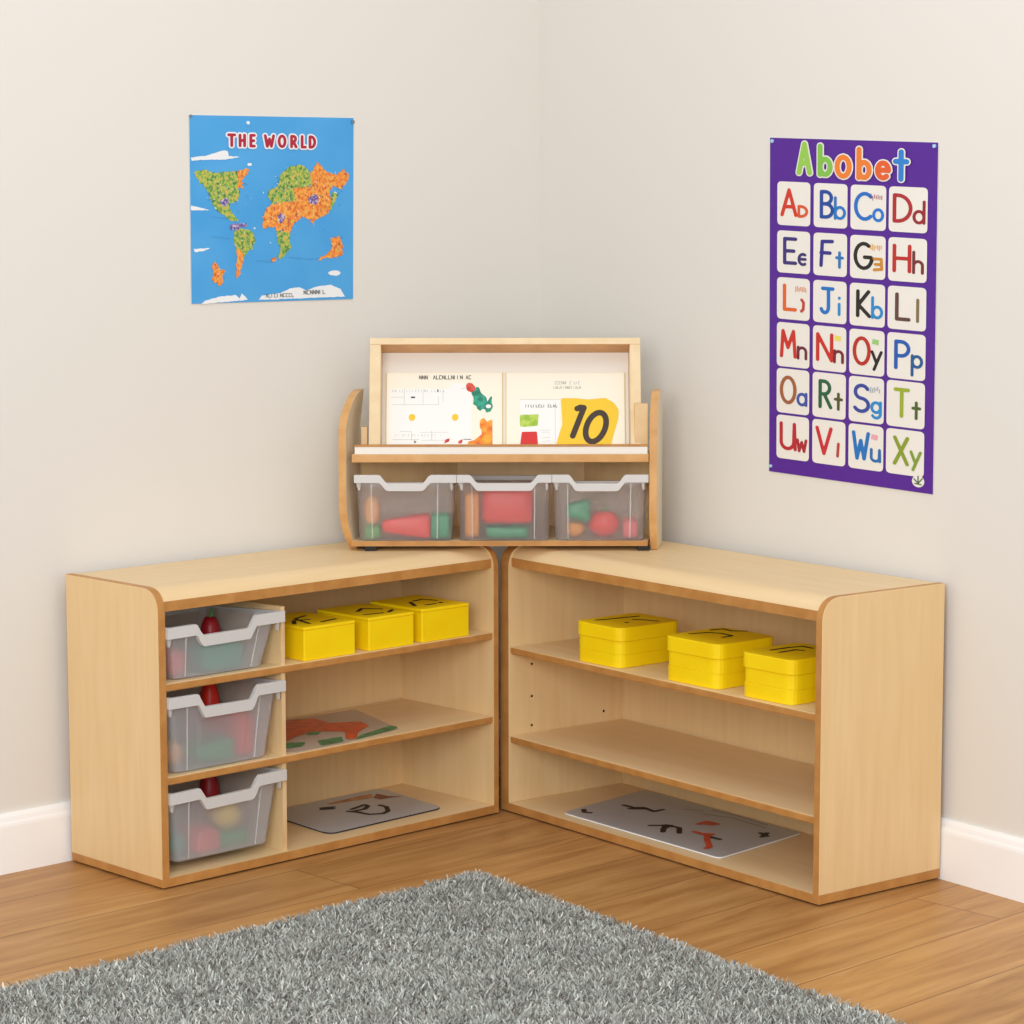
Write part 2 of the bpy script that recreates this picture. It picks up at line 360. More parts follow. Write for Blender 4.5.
# runners that carry the lowest tray
for s0, zt_ in ((.020, .2095), (.3575, .2163)):
    mb = MB(); zb_ = zt_-.018*(.3-.03)/.3
    mb.hexa([(s0, .05, zt_-.012), (s0+.0085, .05, zt_-.012), (s0+.0085, .30, zb_-.010), (s0, .30, zb_-.010)], [(s0, .05, zt_-.0035), (s0+.0085, .05, zt_-.0035), (s0+.0085, .30, zb_-.0025), (s0, .30, zb_-.0025)]); mb.build('tray_runner', edge_l, cabL)

def locL(s, t, z): c, n = math.cos(AL), math.sin(AL); return Vector((NLoc[0]+s*c-t*n, NLoc[1]+s*n+t*c, z))
def locR(s, t, z): c, n = math.cos(AR), math.sin(AR); return Vector((NRoc[0]-s*c+t*n, NRoc[1]+s*n+t*c, z))

# ------------------------------------------------------------------ trays
def tray(loc, rot, x0, x1, depth, z0, zr, dip, d0, d1, label, group, tilt=0.0, inset=.010, slope=.03, rimw=.026, flange=.012, bodym=None, drop=.018):
    """open tray; x0..x1 rim width, dip between d0 and d1 (x), rim top at zr, local front at y=0"""
    root = tag(empty('storage_tray', loc, rot), label, 'storage tray', group)
    cx = (x0+x1)/2
    def rimz(x): 
        sl = .022; h = zr+tilt*(x-cx)
        if x < d0-sl or x > d1+sl: return h
        if d0 <= x <= d1: return h-dip
        k = (x-(d0-sl))/sl if x < d0 else ((d1+sl)-x)/sl
        return h-dip*(k*k*(3-2*k))
    # body: tapered shell with rounded upright corners
    def ring(z, ins, k=0.0):
        f = (zr-z)/(zr-z0); a = x0+inset+slope*f+ins; b = x1-inset-slope*f-ins; y0 = .006+slope*.7*f+ins; y1 = depth-.006-slope*.7*f-ins
        return rounded([(a, y0), (b, y0), (b, y1), (a, y1)], .022, 5)
    def xsub(r, zf):
        return [(x, y, zf(x, y)) for x, y in r]
    mb = MB(); levels = []
    # refine the front edge so that the dip can be cut into the body
    def refine(r):
        out = []
        for i in range(len(r)):
            p, q = r[i], r[(i+1) % len(r)]; n = 16 if i % 6 == 5 else 1
            for k in range(n): out.append((p[0]+(q[0]-p[0])*k/n, p[1]+(q[1]-p[1])*k/n))
        return out
    dr_ = lambda y: drop*max(0, min(1, (y-.03)/(depth-.03)))
    topz = lambda x, y: (rimz(x) if y < .03 else zr+tilt*(x-cx)-dr_(y))-.006
    base = refine(ring(zr, 0)); n = len(base)
    def lev(ins, f, last=False):
        r = refine(ring(z0+(zr-z0)*f, ins)); b0 = base
        return [(p[0], p[1], (z0+ins if f == 0 else (z0+(topz(b0[i][0], b0[i][1])-z0)*f))) for i, p in enumerate(r)]
    outer = [lev(0, f) for f in (0, .03, .5, 1)]
    # small rounding at the bottom
    outer[0] = [(cx+(x-cx)*.97, depth/2+(y-depth/2)*.97, z) for x, y, z in outer[0]]
    inner = [lev(.0022, f) for f in (1, .5, .03, 0)]
    rings = outer+inner; vs = [p for r in rings for p in r]; fs = []
    for k in range(len(rings)-1):
        for i in range(n): fs.append((k*n+i, k*n+(i+1) % n, (k+1)*n+(i+1) % n, (k+1)*n+i))
    fs.append(list(range(n))[::-1]); fs.append(list(range((len(rings)-1)*n, len(rings)*n)))
    mb.add(vs, fs); body = mb.build('tray_body', bodym or frost, root, smooth=False)
    # rim: front band following the dip, side and back flanges
    xs = sorted(set([x0+(x1-x0)*k/40 for k in range(41)]+[d0-.022, d0, d1, d1+.022])); mb = MB(); m = len(xs)
    hgt = [rimw for x in xs]
    P = []
    for y in (-.008, .004):
        P += [(x, y, rimz(x)) for x in xs]+[(x, y, rimz(x)-h) for x, h in zip(xs, hgt)]
    fs = []
    for i in range(m-1):
        fs += [(i, i+1, m+i+1, m+i), (2*m+i, 2*m+i+1, 3*m+i+1, 3*m+i), (i, i+1, 2*m+i+1, 2*m+i), (m+i, m+i+1, 3*m+i+1, 3*m+i)]
    fs += [(0, m, 3*m, 2*m), (m-1, 2*m-1, 4*m-1, 3*m-1)]
    mb.add(P, fs)
    zl, zh = zr+tilt*(x0-cx), zr+tilt*(x1-cx)
    mb.hexa([(x0, .004, zl-.012), (x0+flange, .004, zl-.012), (x0+flange, depth, zl-.012-drop), (x0, depth, zl-.012-drop)], [(x0, .004, zl), (x0+flange, .004, zl), (x0+flange, depth, zl-drop), (x0, depth, zl-drop)])
    mb.hexa([(x1-flange, .004, zh-.012), (x1, .004, zh-.012), (x1, depth, zh-.012-drop), (x1-flange, depth, zh-.012-drop)], [(x1-flange, .004, zh), (x1, .004, zh), (x1, depth, zh-drop), (x1-flange, depth, zh-drop)])
    zl -= drop; zh -= drop; mb.hexa([(x0, depth-.01, zl-.012), (x1, depth-.01, zh-.012), (x1, depth, zh-.012), (x0, depth, zl-.012)], [(x0, depth-.01, zl), (x1, depth-.01, zh), (x1, depth, zh), (x0, depth, zl)])
    tag(mb.build('tray_rim', rim_m, root, bevel=.0015), 'milky white rim with a dipped finger grip')
    # moulded ridges on the front face
    for xr, wd in ((x0+inset+.24*(x1-x0)*.62, .0022), (x1-inset-.24*(x1-x0)*.70, .0022)):
        mb = MB(); zt = rimz(xr)-rimw; xb = xr+(slope*.35 if xr < cx else -slope*.35)
        y_t = .006-.001; y_b = .006+slope*.7-.001
        mb.hexa([(xb-wd/2, y_b-.0012, z0+.006), (xb+wd/2, y_b-.0012, z0+.006), (xb+wd/2, y_b+.002, z0+.006), (xb-wd/2, y_b+.002, z0+.006)],
                [(xr-wd/2, y_t-.0012, zt), (xr+wd/2, y_t-.0012, zt), (xr+wd/2, y_t+.003, zt), (xr-wd/2, y_t+.003, zt)])
        mb.build('front_ridge', ridge_m, root)
    for xr, sx_ in ((x0+.006, 1), (x1-.006, -1)):       # stepped lug under each rim end
        mb = MB(); zz = rimz(xr)-rimw
        mb.hexa([(xr+sx_*.004, .004, zz-.020), (xr+sx_*.008, .004, zz-.020), (xr+sx_*.008, .012, zz-.020), (xr+sx_*.004, .012, zz-.020)],
                [(xr-.003, .002, zz+.004), (xr+sx_*.012, .002, zz+.004), (xr+sx_*.012, .012, zz+.004), (xr-.003, .012, zz+.004)])
        mb.build('rim_lug', ridge_m, root)
    return root

gl = 'frosted trays in the left cabinet'
tray(NLoc, AL, .0215, .364, .30, SH1+.0006, .611, .028, .124, .258, 'frosted tray in the top bay of the left cabinet, teal pieces inside', gl, tilt=.010)
tray(NLoc, AL, .0215, .364, .30, SH2+.0006, .446, .032, .126, .262, 'deep frosted tray in the middle bay of the left cabinet, green pieces inside', gl, tilt=-.004, slope=.024)
tray(NLoc, AL, .0215, .364, .30, .050, .226, .028, .127, .262, 'deep frosted tray in the bottom bay of the left cabinet, yellow ball inside', gl, tilt=.02, slope=.024)

# ------------------------------------------------------------------ display unit on top of the cabinets
UX, UY, DZ, BASE, XS = 0.0, 6.35, .0173, .0119, .978
U0 = (UX, UY, ZS+DZ)
zs_ = lambda z: ZS+DZ+(z-ZS)*XS
unit = tag(empty('display_unit', U0), 'small curved-sided beech display unit with a tilted book rest, on the corner of both cabinets', 'display unit')
z_ = lambda z: z-ZS
unit.scale = (XS, 1, XS)
def unit_side(xb, th, thick, sgn, dep, tf_top, tf_bot):
    """plywood end with a C-shaped front edge; runs back at angle th"""
    zs = [ZS+BASE, .70, .715, .74, .78, .82, .88, .95, 1.0, 1.03, 1.055, 1.072, 1.083, 1.090, 1.094]
    def tf(z):
        if z > .98: return tf_top*(1-math.sqrt(max(0, 1-((z-.98)/.1145)**2)))
        if z < .80: return tf_bot*((.80-z)/.13)**2
        return 0
    d = (math.sin(th), math.cos(th)); nrm = (math.cos(th), -math.sin(th)); P = []
    for z in zs:
        f = tf(z); b = dep if z < 1.05 else dep-(z-1.05)*.5
        b = max(b, f+.004)
        for t, o in ((f, 0), (b, 0), (b, thick), (f, thick)):
            bow = (.015*max(0, (z-1.0)/.094)**1.5+.012*max(0, (.80-z)/.11)**2) if sgn > 0 else 0
            P.append((xb+bow+d[0]*t+nrm[0]*o*sgn, d[1]*t+nrm[1]*o*sgn, z_(z)))
    fs, mi = [], []
    for k in range(len(zs)-1):
        for i in range(4):
            fs.append((4*k+i, 4*k+(i+1) % 4, 4*k+4+(i+1) % 4, 4*k+4+i)); mi.append(0 if i in (0, 2) else 1)
    fs += [(3, 2, 1, 0), tuple(4*(len(zs)-1)+i for i in range(4))]; mi += [1, 1]
    mb = MB(); mb.add(P, fs, mi); return mb.build('end_panel', [unit_face, edge_u], unit, bevel=.0015, angle=50)
unit_face = noisemat('pale_panel_face', [(0.3, (222, 205, 176)), (0.7, (232, 217, 190))], (10, 10, 1.2), 3, 4, .45, .3)
edge_u = noisemat('warm_beech_edge', [(0.3, (205, 152, 92)), (0.7, (222, 172, 112))], (1.5, 1.5, 1.5), 12, 4, .45, .35)
unit_side(-.448, math.radians(10), .020, 1, .165, .120, .070)
unit_side(.3745, math.radians(9), .020, -1, .140, .070, .040)
plan = [(-.418, .010), (.352, .010), (.370, .135), (.20, .345), (-.15, .345), (-.400, .155)]
mb = MB(); mb.prism(plan, z_(.694), z_(.707), 0, 1); mb.build('bottom_board', [wood_h, edge_m], unit, bevel=.001, seg=1)
mb = MB(); mb.prism([(-.414, .002)]+[(.353, .002)]+plan[2:], z_(.913), z_(.934), 0, 1); mb.build('ledge_board', [wood_h, edge_u], unit, bevel=.002)
mb = MB()   # back: three upright boards following the corner
bk = [(.370, .135), (.20, .345), (-.15, .345), (-.400, .155)]
for i in range(3):
    a, b = Vector(bk[i]), Vector(bk[i+1]); d = (b-a).normalized(); n = Vector((-d.y, d.x)); n = n if n.y < 0 else -n
    q = [a, b, b+n*.008, a+n*.008]; mb.prism([tuple(p) for p in q], z_(.7075), z_(.9128))
mb.build('back_board', wood_v, unit)
mb = MB(); mb.box((-.406, .004, z_(.9342)), (.350, .014, z_(.9535))); tag(mb.build('ledge_lip', white_lam, unit, bevel=.001), 'white front strip holding the books')
mb = MB(); mb.box((-.406, .003, z_(.9536)), (.350, .015, z_(.9590))); mb.build('lip_edging', edge_m, unit)
for x in (-.382, .327):
    mb = MB(); mb.box((x, .012, BASE), (x+.03, .06, z_(.694))); tag(mb.build('foot', dark_m, unit), 'dark foot block')
mb = MB(); mb.box((.318, .030, z_(.9342)), (.352, .062, z_(1.062))); mb.build('frame_support', edge_l, unit, bevel=.001)
mb = MB(); mb.box((-.392, .062, z_(.9342)), (-.376, .085, z_(1.00))); mb.build('frame_support', edge_l, unit, bevel=.001)
# tilted book rest
TAU = math.radians(19); FO = Vector((-.014, .021, z_(.9345)))
def TP(x, l, n):     # x across, l up the slope, n towards the viewer
    return FO+Vector((x, 0, 0))+Vector((0, math.sin(TAU), math.cos(TAU)))*l+Vector((0, -math.cos(TAU), math.sin(TAU)))*n
def tbox(mb, a, b, mi=0):
    x0, l0, n0 = a; x1, l1, n1 = b
    P = [TP(x, l, n) for n in (n1, n0) for x, l in ((x0, l0), (x1, l0), (x1, l1), (x0, l1))]
    mb.add(P, [(0, 1, 2, 3), (7, 6, 5, 4), (0, 4, 5, 1), (1, 5, 6, 2), (2, 6, 7, 3), (3, 7, 4, 0)], mi)
FL = .311; DEP = .085
fr_m = noisemat('light_birch', [(0.3, (232, 204, 160)), (0.7, (241, 217, 178))], (3, 3, 3), 8, 4, .45, .3)
for x0, x1 in ((-.357, -.328), (.322, .350)):
    mb = MB(); tbox(mb, (x0, .014, -DEP), (x1, FL-.018, 0)); mb.build('rest_frame_side', fr_m, unit, bevel=.0015)
mb = MB(); tbox(mb, (-.357, FL-.018, -DEP), (.350, FL, 0), [0, 0, 1, 0, 0, 0]); mb.build('rest_frame_top', [fr_m, edge_u], unit, bevel=.0015)
mb = MB(); tbox(mb, (-.3275, .014, -DEP), (.3215, FL-.0185, -DEP+.008)); tag(mb.build('rest_backing', white_lam, unit), 'white backing board')

# the three trays of the display unit
gu = 'frosted trays in the display unit'
zt = zs_(.7074)
tray((UX, UY+.006, 0), 0, -.408*XS, -.1435*XS, .098, zt, zs_(.881), .021, -.322*XS, -.232*XS, 'left frosted tray of the display unit, peach and red pieces inside', gu, inset=.004, slope=.006, rimw=.020, flange=.006, bodym=frost2, drop=.028)
tray((UX, UY+.006, 0), 0, -.1425*XS, .1025*XS, .26, zt, zs_(.881), .021, -.088*XS, .047*XS, 'middle frosted tray of the display unit, large red piece inside', gu, inset=.002, slope=.004, rimw=.020, flange=.006, bodym=frost2, drop=.028)
tray((UX, UY+.006, 0), 0, .1035*XS, .3525*XS, .118, zt, zs_(.881), .022, .168*XS, .272*XS, 'right frosted tray of the display unit, green piece over red ones', gu, inset=.003, slope=.005, rimw=.020, flange=.006, bodym=frost2, drop=.028)

# ------------------------------------------------------------------ toys inside the trays
TM = {'red': mat('red_plastic', (232, 46, 24), .4), 'green': mat('green_plastic', (20, 150, 92), .4), 'teal': mat('teal_plastic', (40, 160, 140), .4),
      'peach': mat('peach_plastic', (240, 176, 110), .45), 'yellow': mat('yellow_plastic', (240, 205, 60), .4), 'pink': mat('pink_plastic', (226, 96, 96), .45),
      'orange': mat('orange_plastic', (232, 150, 40), .45), 'leaf': mat('leaf_green', (90, 160, 70), .5), 'wine': mat('dark_red_plastic', (170, 24, 34), .4)}
def toy(kind, color, size, loc, rz, label, extra=None):
    sx, sy, sz = size; bm = bmesh.new()
    if kind == 'ball':
        bmesh.ops.create_uvsphere(bm, u_segments=20, v_segments=12, radius=.5)
        for v in bm.verts:      # dimple on the top
            r = math.hypot(v.co.x, v.co.y)
            if v.co.z > 0: v.co.z -= .08*max(0, 1-r/.25)
    else:
        bmesh.ops.create_cube(bm, size=1); bmesh.ops.bevel(bm, geom=bm.edges[:], offset=.16, segments=3, affect='EDGES', profile=.5)
        if kind == 'wedge':
            for v in bm.verts: v.co.z = v.co.z*(.65+.5*v.co.x)-.15
        if kind == 'arch':
            for v in bm.verts: v.co.y += .35*(v.co.x**2)*2
    for v in bm.verts: v.co = Vector((v.co.x*sx, v.co.y*sy, v.co.z*sz))
    lo = min(v.co.z for v in bm.verts)
    for v in bm.verts: v.co.z -= lo
    name = {'ball': 'toy_ball', 'brick': 'toy_brick', 'wedge': 'toy_wedge', 'arch': 'toy_arch'}[kind]
    if extra == 'stem': name = 'toy_fruit'
    me = bpy.data.meshes.new(name); bm.to_mesh(me); bm.free(); me.polygons.foreach_set('use_smooth', [True]*len(me.polygons)); me.materials.append(TM[color])
    if extra is None and kind != 'brick':
        o = bpy.data.objects.new(name, me); COL.objects.link(o); o.location = loc; o.rotation_euler.z = rz; return tag(o, label, 'toy')
    root = tag(empty(name, loc, rz), label, 'toy')
    b = bpy.data.objects.new('toy_body', me); COL.objects.link(b); b.parent = root
    if extra == 'stem':
        mb = MB(); k = 8; mb.hexa([(.004*math.cos(a*math.pi/4), .004*math.sin(a*math.pi/4), sz*.9) for a in range(k)], [(.006+.003*math.cos(a*math.pi/4), .003*math.sin(a*math.pi/4), sz*1.12) for a in range(k)]); mb.build('stem', TM['leaf'], root)
    elif kind == 'brick':
        for i in (-1, 1):
            mb = MB(); k = 12; r = min(sx, sy)*.17
            mb.hexa([(i*sx*.24+r*math.cos(a*math.pi/6), r*math.sin(a*math.pi/6), sz*.97) for a in range(k)], [(i*sx*.24+r*math.cos(a*math.pi/6), r*math.sin(a*math.pi/6), sz*.97+.007) for a in range(k)]); mb.build('stud', TM[color], root)
    return root
def tL(s, t, z): return locL(s, t, z)
b1, b2, b3 = SH1+.0045, SH2+.0045, .0545
toy('brick', 'pink', (.05, .09, .055), tL(.098, .10, b1), AL, 'pink toy brick at the left end of the top tray in the left cabinet')
toy('brick', 'teal', (.12, .09, .060), tL(.225, .085, b1), AL, 'teal toy brick filling the middle of the top tray in the left cabinet')
toy('ball', 'wine', (.05, .05, .105), tL(.300, .20, b1), AL, 'dark red round toy showing above the rim of the top tray in the left cabinet', 'stem')
toy('ball', 'peach', (.062, .062, .06), tL(.097, .095, b2), AL, 'peach toy ball at the left of the middle tray in the left cabinet', 'stem')
toy('wedge', 'green', (.11, .085, .065), tL(.194, .080, b2), AL, 'green toy wedge low in the middle tray in the left cabinet')
toy('brick', 'red', (.05, .10, .105), tL(.288, .10, b2), AL, 'tall red toy brick at the right of the middle tray in the left cabinet')
toy('ball', 'red', (.052, .052, .165), tL(.306, .215, b2), AL, 'red and tall toy showing above the rim of the middle tray in the left cabinet', 'stem')
toy('ball', 'yellow', (.075, .075, .075), tL(.250, .090, b3+.03), AL, 'yellow toy ball behind the front of the bottom tray in the left cabinet')
toy('brick', 'green', (.09, .10, .03), tL(.255, .10, b3-.0005), AL, 'flat green toy brick under the yellow ball in the bottom tray')
toy('brick', 'pink', (.075, .09, .05), tL(.165, .085, b3), AL, 'pink toy brick in the middle of the bottom tray in the left cabinet')
toy('wedge', 'teal', (.05, .09, .06), tL(.094, .11, b3), AL, 'teal toy wedge at the left end of the bottom tray in the left cabinet')
toy('ball', 'wine', (.052, .052, .155), tL(.300, .215, b3), AL, 'dark red toy showing above the rim of the bottom tray in the left cabinet', 'stem')
zb = zt+.0035; Y = UY+.006
toy('ball', 'peach', (.042, .042, .080), (-.365*XS, Y+.050, zb+.031), 0, 'peach toy egg at the left of the left display tray')
toy('brick', 'leaf', (.040, .045, .030), (-.364*XS, Y+.050, zb), 0, 'leaf green toy brick under the peach egg in the left display tray')
toy('wedge', 'red', (.124, .055, .075), (-.275*XS, Y+.050, zb), 0, 'red toy wedge low in the left display tray')
toy('brick', 'green', (.048, .050, .060), (-.187*XS, Y+.050, zb), 0, 'green toy brick at the right of the left display tray')
toy('brick', 'orange', (.038, .10, .115), (-.104*XS, Y+.085, zb), 0, 'orange toy block at the left of the middle display tray')
toy('brick', 'red', (.130, .10, .090), (-.012*XS, Y+.075, zb+.036), 0, 'large red toy block in the middle display tray')
toy('brick', 'green', (.110, .09, .028), (-.012*XS, Y+.075, zb), 0, 'flat green toy brick under the red block in the middle display tray')
toy('wedge', 'green', (.06, .05, .070), (.172*XS, Y+.056, zb+.04), 0, 'green toy wedge at the left of the right display tray')
toy('ball', 'orange', (.048, .045, .042), (.165*XS, Y+.055, zb), 0, 'orange toy ball under the green wedge in the right display tray', 'stem')
toy('ball', 'red', (.080, .055, .070), (.240*XS, Y+.056, zb), 0, 'red toy apple in the middle of the right display tray', 'stem')
toy('brick', 'pink', (.038, .05, .045), (.308*XS, Y+.056, zb), 0, 'pink toy brick at the right of the right display tray')

# ------------------------------------------------------------------ yellow boxes
def marks(name, parent, segs, m, z, wd=.007, conv=None, label=None, group_polys=()):
    mb = MB(); fill_strokes(mb, segs, wd, lambda x, y: (x, y, z), res=4)
    o = mb.build(name, m, parent)
    if label: tag(o, label)
    return o
def yellow_box(loc, rot, w_, d_, h_, label, group, segs, layers=4, lid=True, taper=.003, r=.012, jit=.0015):
    root = tag(empty('yellow_box', loc, rot), label, 'box', group)
    mb = MB(); hb = h_*.66 if lid else h_*.9; n = layers
    for k in range(n):      # slightly uneven layers of the body
        z0, z1 = hb*k/n, hb*(k+1)/n-.0002; jx = random.uniform(-jit, jit); jy = random.uniform(-jit, jit)
        q = rounded([(jx+taper, jy+taper), (w_-taper+jx, jy+taper), (w_-taper+jx, d_-taper+jy), (jx+taper, d_-taper+jy)], r, 5)
        mb.prism(q, z0, z1)
    mb.build('box_base', yellow_m, root, bevel=.0008, seg=1)
    mb = MB(); q = rounded([(0, 0), (w_, 0), (w_, d_), (0, d_)], r, 5); mb.prism(q, hb, h_)
    mb.build('box_lid', yellow_m, root, bevel=.002)
    tag(marks('printed_marks', root, segs, ink, h_+.0004, .011), 'black printed marks')
    return root
ya = 'yellow boxes on the top shelf of the left cabinet'
mk = [[(.02, .06), (.05, .10), (.09, .09)], [(.05, .04), (.07, .12), (.12, .14)], [(.09, .04), (.14, .05)], [(.03, .12), (.06, .15)]]
mk2 = [[(.03, .05), (.08, .04)], [(.05, .10), (.09, .13), (.12, .09)], [(.10, .04), (.13, .06)]]
mk3 = [[(.03, .06), (.06, .11)], [(.06, .05), (.09, .05)], [(.08, .12), (.12, .13), (.13, .09)], [(.11, .05), (.115, .055)]]
yellow_box(locL(.437, .012, SH1+.0005), AL, .163, .20, .082, 'yellow box next to the tray, leftmost on the top shelf of the left cabinet', ya, mk, lid=False, layers=1, r=.004, jit=.0, taper=.0004)
yellow_box(locL(.643, .012, SH1+.0005), AL, .150, .20, .082, 'yellow box in the middle of three on the top shelf of the left cabinet', ya, mk2, lid=False, layers=1, r=.004, jit=.0, taper=.0004)
yellow_box(locL(.819, .012, SH1+.0005), AL, .163, .20, .084, 'rightmost yellow box on the top shelf of the left cabinet, nearest the corner', ya, mk3, lid=False, layers=1, r=.004, jit=.0, taper=.0004)
yb = 'yellow lidded boxes on the top shelf of the right cabinet'
def on_R(s_left, t, w_, d_, h_, dr, label, gm):
    """s_left = far-left front corner; gm = marks in (s,t) of the cabinet"""
    rot = -AR+dr; loc = locR(s_left, t, RS1+.0005)
    segs = []
    for st in gm:
        q = []
        for s, tt in st:
            p = locR(s, tt, 0)-loc; c, n = math.cos(-rot), math.sin(-rot); q.append((p.x*c-p.y*n, p.x*n+p.y*c))
        segs.append(q)
    return yellow_box(loc, rot, w_, d_, h_, label, yb, segs, layers=2, r=.028, jit=.001, taper=.0025)
on_R(.893, .014, .172, .205, .100, .03, 'left yellow lidded box on the top shelf of the right cabinet, nearest the corner',
     [[(.862, .06), (.857, .086), (.853, .126), (.845, .182)], [(.813, .141), (.791, .156), (.755, .169)], [(.785, .093), (.787, .096)]])
on_R(.556, .016, .190, .195, .107, .03, 'middle yellow lidded box of three on the top shelf of the right cabinet',
     [[(.530, .08), (.515, .128), (.488, .140), (.450, .139)], [(.54, .155), (.535, .19), (.500, .185), (.475, .21)], [(.443, .106), (.445, .134)]])
on_R(.290, .018, .172, .195, .104, .03, 'right yellow lidded box on the top shelf of the right cabinet, nearest the end panel',
     [[(.255, .086), (.254, .146), (.247, .180), (.215, .178)], [(.220, .081), (.222, .135), (.205, .14)]])

# ------------------------------------------------------------------ flat boards and picture on the shelves
grey_b = mat('grey_magnetic_sheet', (176, 178, 182), .28, .5)
def polyp(name, parent, polys, m, z, smooth_r=.006, label=None):
    mb = MB()
    for k, q in enumerate(polys): 
        q = rounded(q, smooth_r, 4); mb.add([(x, y, z+k*.00004) for x, y in q], [list(range(len(q)))])
    o = mb.build(name, m, parent)
    return tag(o, label) if label else o
red_i = noisemat('red_paint', [(0.35, (188, 44, 22)), (0.65, (222, 80, 44))], (1, 1, 1), 40, 4, .3)
green_i = noisemat('green_paint', [(0.35, (16, 92, 58)), (0.65, (34, 150, 96))], (1, 1, 1), 40, 4, .3)
orange_i = noisemat('orange_paint', [(0.4, (196, 132, 86)), (0.6, (150, 96, 66))], (1, 1, 1), 40, 4, .4)
maroon_i = mat('maroon_paint', (120, 46, 46), .4); grey_i = mat('grey_paint', (120, 118, 116), .5)
# board in the left cabinet
r = tag(empty('magnetic_board', locL(0, 0, .0264), AL), 'small grey board with rounded corners and black marks, on the floor of the left cabinet', 'board')
mb = MB(); mb.prism(rounded([(.545, .052), (.935, .062), (.965, .345), (.570, .345)], [.03, .03, .03, .03], 6), 0, .004, 0, 1); mb.build('board_sheet', [grey_b, dark_m], r, bevel=.0008, seg=1)
polyp('painted_figure', r, [[(.745, .305), (.905, .310), (.876, .270), (.747, .290)]], orange_i, .0043, label='orange painted patch')
polyp('painted_figure', r, [[(.876, .270), (.915, .300), (.917, .257), (.945, .230), (.876, .244)]], maroon_i, .0044, label='maroon painted patch')
marks('painted_marks', r, [[(.751, .21), (.808, .225), (.805, .208), (.778, .190), (.735, .190)], [(.739, .184), (.748, .136), (.779, .119), (.806, .131), (.833, .168), (.833, .194)], [(.730, .20), (.745, .17)], [(.696, .264), (.723, .25)], [(.705, .275), (.735, .262)]], ink, .0046, .013, label='black painted letters')
# board in the right cabinet: local x = -s
r = tag(empty('magnetic_board', locR(0, 0, .0264), -AR), 'large grey board with black and red marks, on the floor of the right cabinet', 'board')
N_ = lambda q: [(-a, b) for a, b in q]
mb = MB(); mb.prism(rounded(N_([(.965, .034), (.376, .040), (.436, .370), (1.035, .370)]), .02, 5), 0, .004, 0, 1); mb.build('board_sheet', [grey_b, paper_w], r, bevel=.0008, seg=1)
marks('painted_marks', r, [N_(q) for q in ([(.955, .096), (.932, .078), (.918, .087)], [(.930, .208), (.893, .21), (.877, .231), (.829, .224), (.83, .255)], [(.890, .195), (.865, .225)],
      [(.721, .119), (.704, .142), (.7, .155), (.657, .16), (.618, .125)], [(.700, .15), (.652, .101)], [(.69, .16), (.675, .12)], [(.509, .161), (.543, .159)], [(.495, .283), (.463, .275)], [(.485, .296), (.465, .26)])], ink, .0045, .014, label='black painted marks')
marks('painted_marks', r, [N_(q) for q in ([(.604, .163), (.556, .162), (.558, .181)], [(.570, .173), (.52, .13), (.468, .091), (.464, .076)], [(.658, .223), (.664, .259), (.628, .261)], [(.65, .24), (.63, .245)])], red_i, .0048, .016, label='red painted marks')
marks('pencil_lines', r, [N_(q) for q in ([(.733, .303), (.655, .337), (.525, .329)], [(.75, .352), (.667, .362), (.541, .352)], [(.80, .30), (.76, .33)])], grey_i, .0043, .004, label='thin grey lines')
# painted picture on the middle shelf of the left cabinet
r = tag(empty('painted_picture', locL(0, 0, SH2+.0004), AL), 'shiny picture in red and green paint, lying on the middle shelf of the left cabinet', 'picture')
film = milky('clear_film', (214, 196, 176), .35)
mb = MB(); mb.prism(rounded([(.400, .012), (.560, .012), (.775, .050), (.858, .318), (.640, .335), (.400, .335)], .01, 4), 0, .0015); mb.build('picture_sheet', film, r)
polyp('red_paint_figure', r, [[(.40, .20), (.50, .30), (.648, .322), (.705, .300), (.693, .225), (.762, .187), (.745, .129), (.669, .086), (.617, .030), (.590, .039), (.650, .115), (.611, .159), (.583, .171), (.516, .150), (.43, .10)]], red_i, .0019, .012, 'glossy red painted shape')
polyp('green_paint_figure', r, [[(.786, .070), (.781, .092), (.645, .053), (.603, .020), (.758, .046)], [(.53, .078), (.605, .074), (.570, .025), (.50, .025)], [(.45, .112), (.50, .086), (.46, .05), (.42, .06)], [(.578, .177), (.611, .159), (.578, .133), (.555, .147)]], green_i, .0022, .008, 'green painted stripes')

# ------------------------------------------------------------------ books on the rest
def book(x0, x1, ltop, label, art):
    """x0,x1 in unit coordinates relative to FO; the book leans on the backing, foot on the ledge"""
    loc = Vector(U0); root = empty('picture_book', loc); root.scale = (XS, 1, XS); tag(root, label, 'book', 'open picture books on the display unit')
    n0, n1 = -DEP+.0085, -DEP+.019; l0 = .0185
    mb = MB(); tbox(mb, (x0, l0, n0), (x1, ltop, n0+.002)); mb.build('cover', mat('book_cover', (236, 214, 168), .5), root)
    mb = MB(); tbox(mb, (x0+.003, l0+.001, n0+.0022), (x1-.003, ltop-.003, n1)); mb.build('pages', paper, root)
    art(root, x0, x1, l0, ltop, n1); return root
def FT(n): return lambda x, y: tuple(TP(x, y, n))
art_w, art_h = None, None
yel_i = mat('yellow_print', (242, 200, 30), .5); lime_i = noisemat('lime_print', [(0.4, (150, 190, 40)), (0.6, (190, 214, 90))], (1, 1, 1), 60, 3, .5); redp = mat('red_print', (214, 34, 28), .5)
teal_p = noisemat('teal_print', [(0.4, (18, 120, 96)), (0.6, (40, 170, 140))], (1, 1, 1), 60, 3, .5); orp = noisemat('orange_print', [(0.35, (226, 92, 20)), (0.65, (250, 180, 40))], (1, 1, 1), 40, 3, .5)
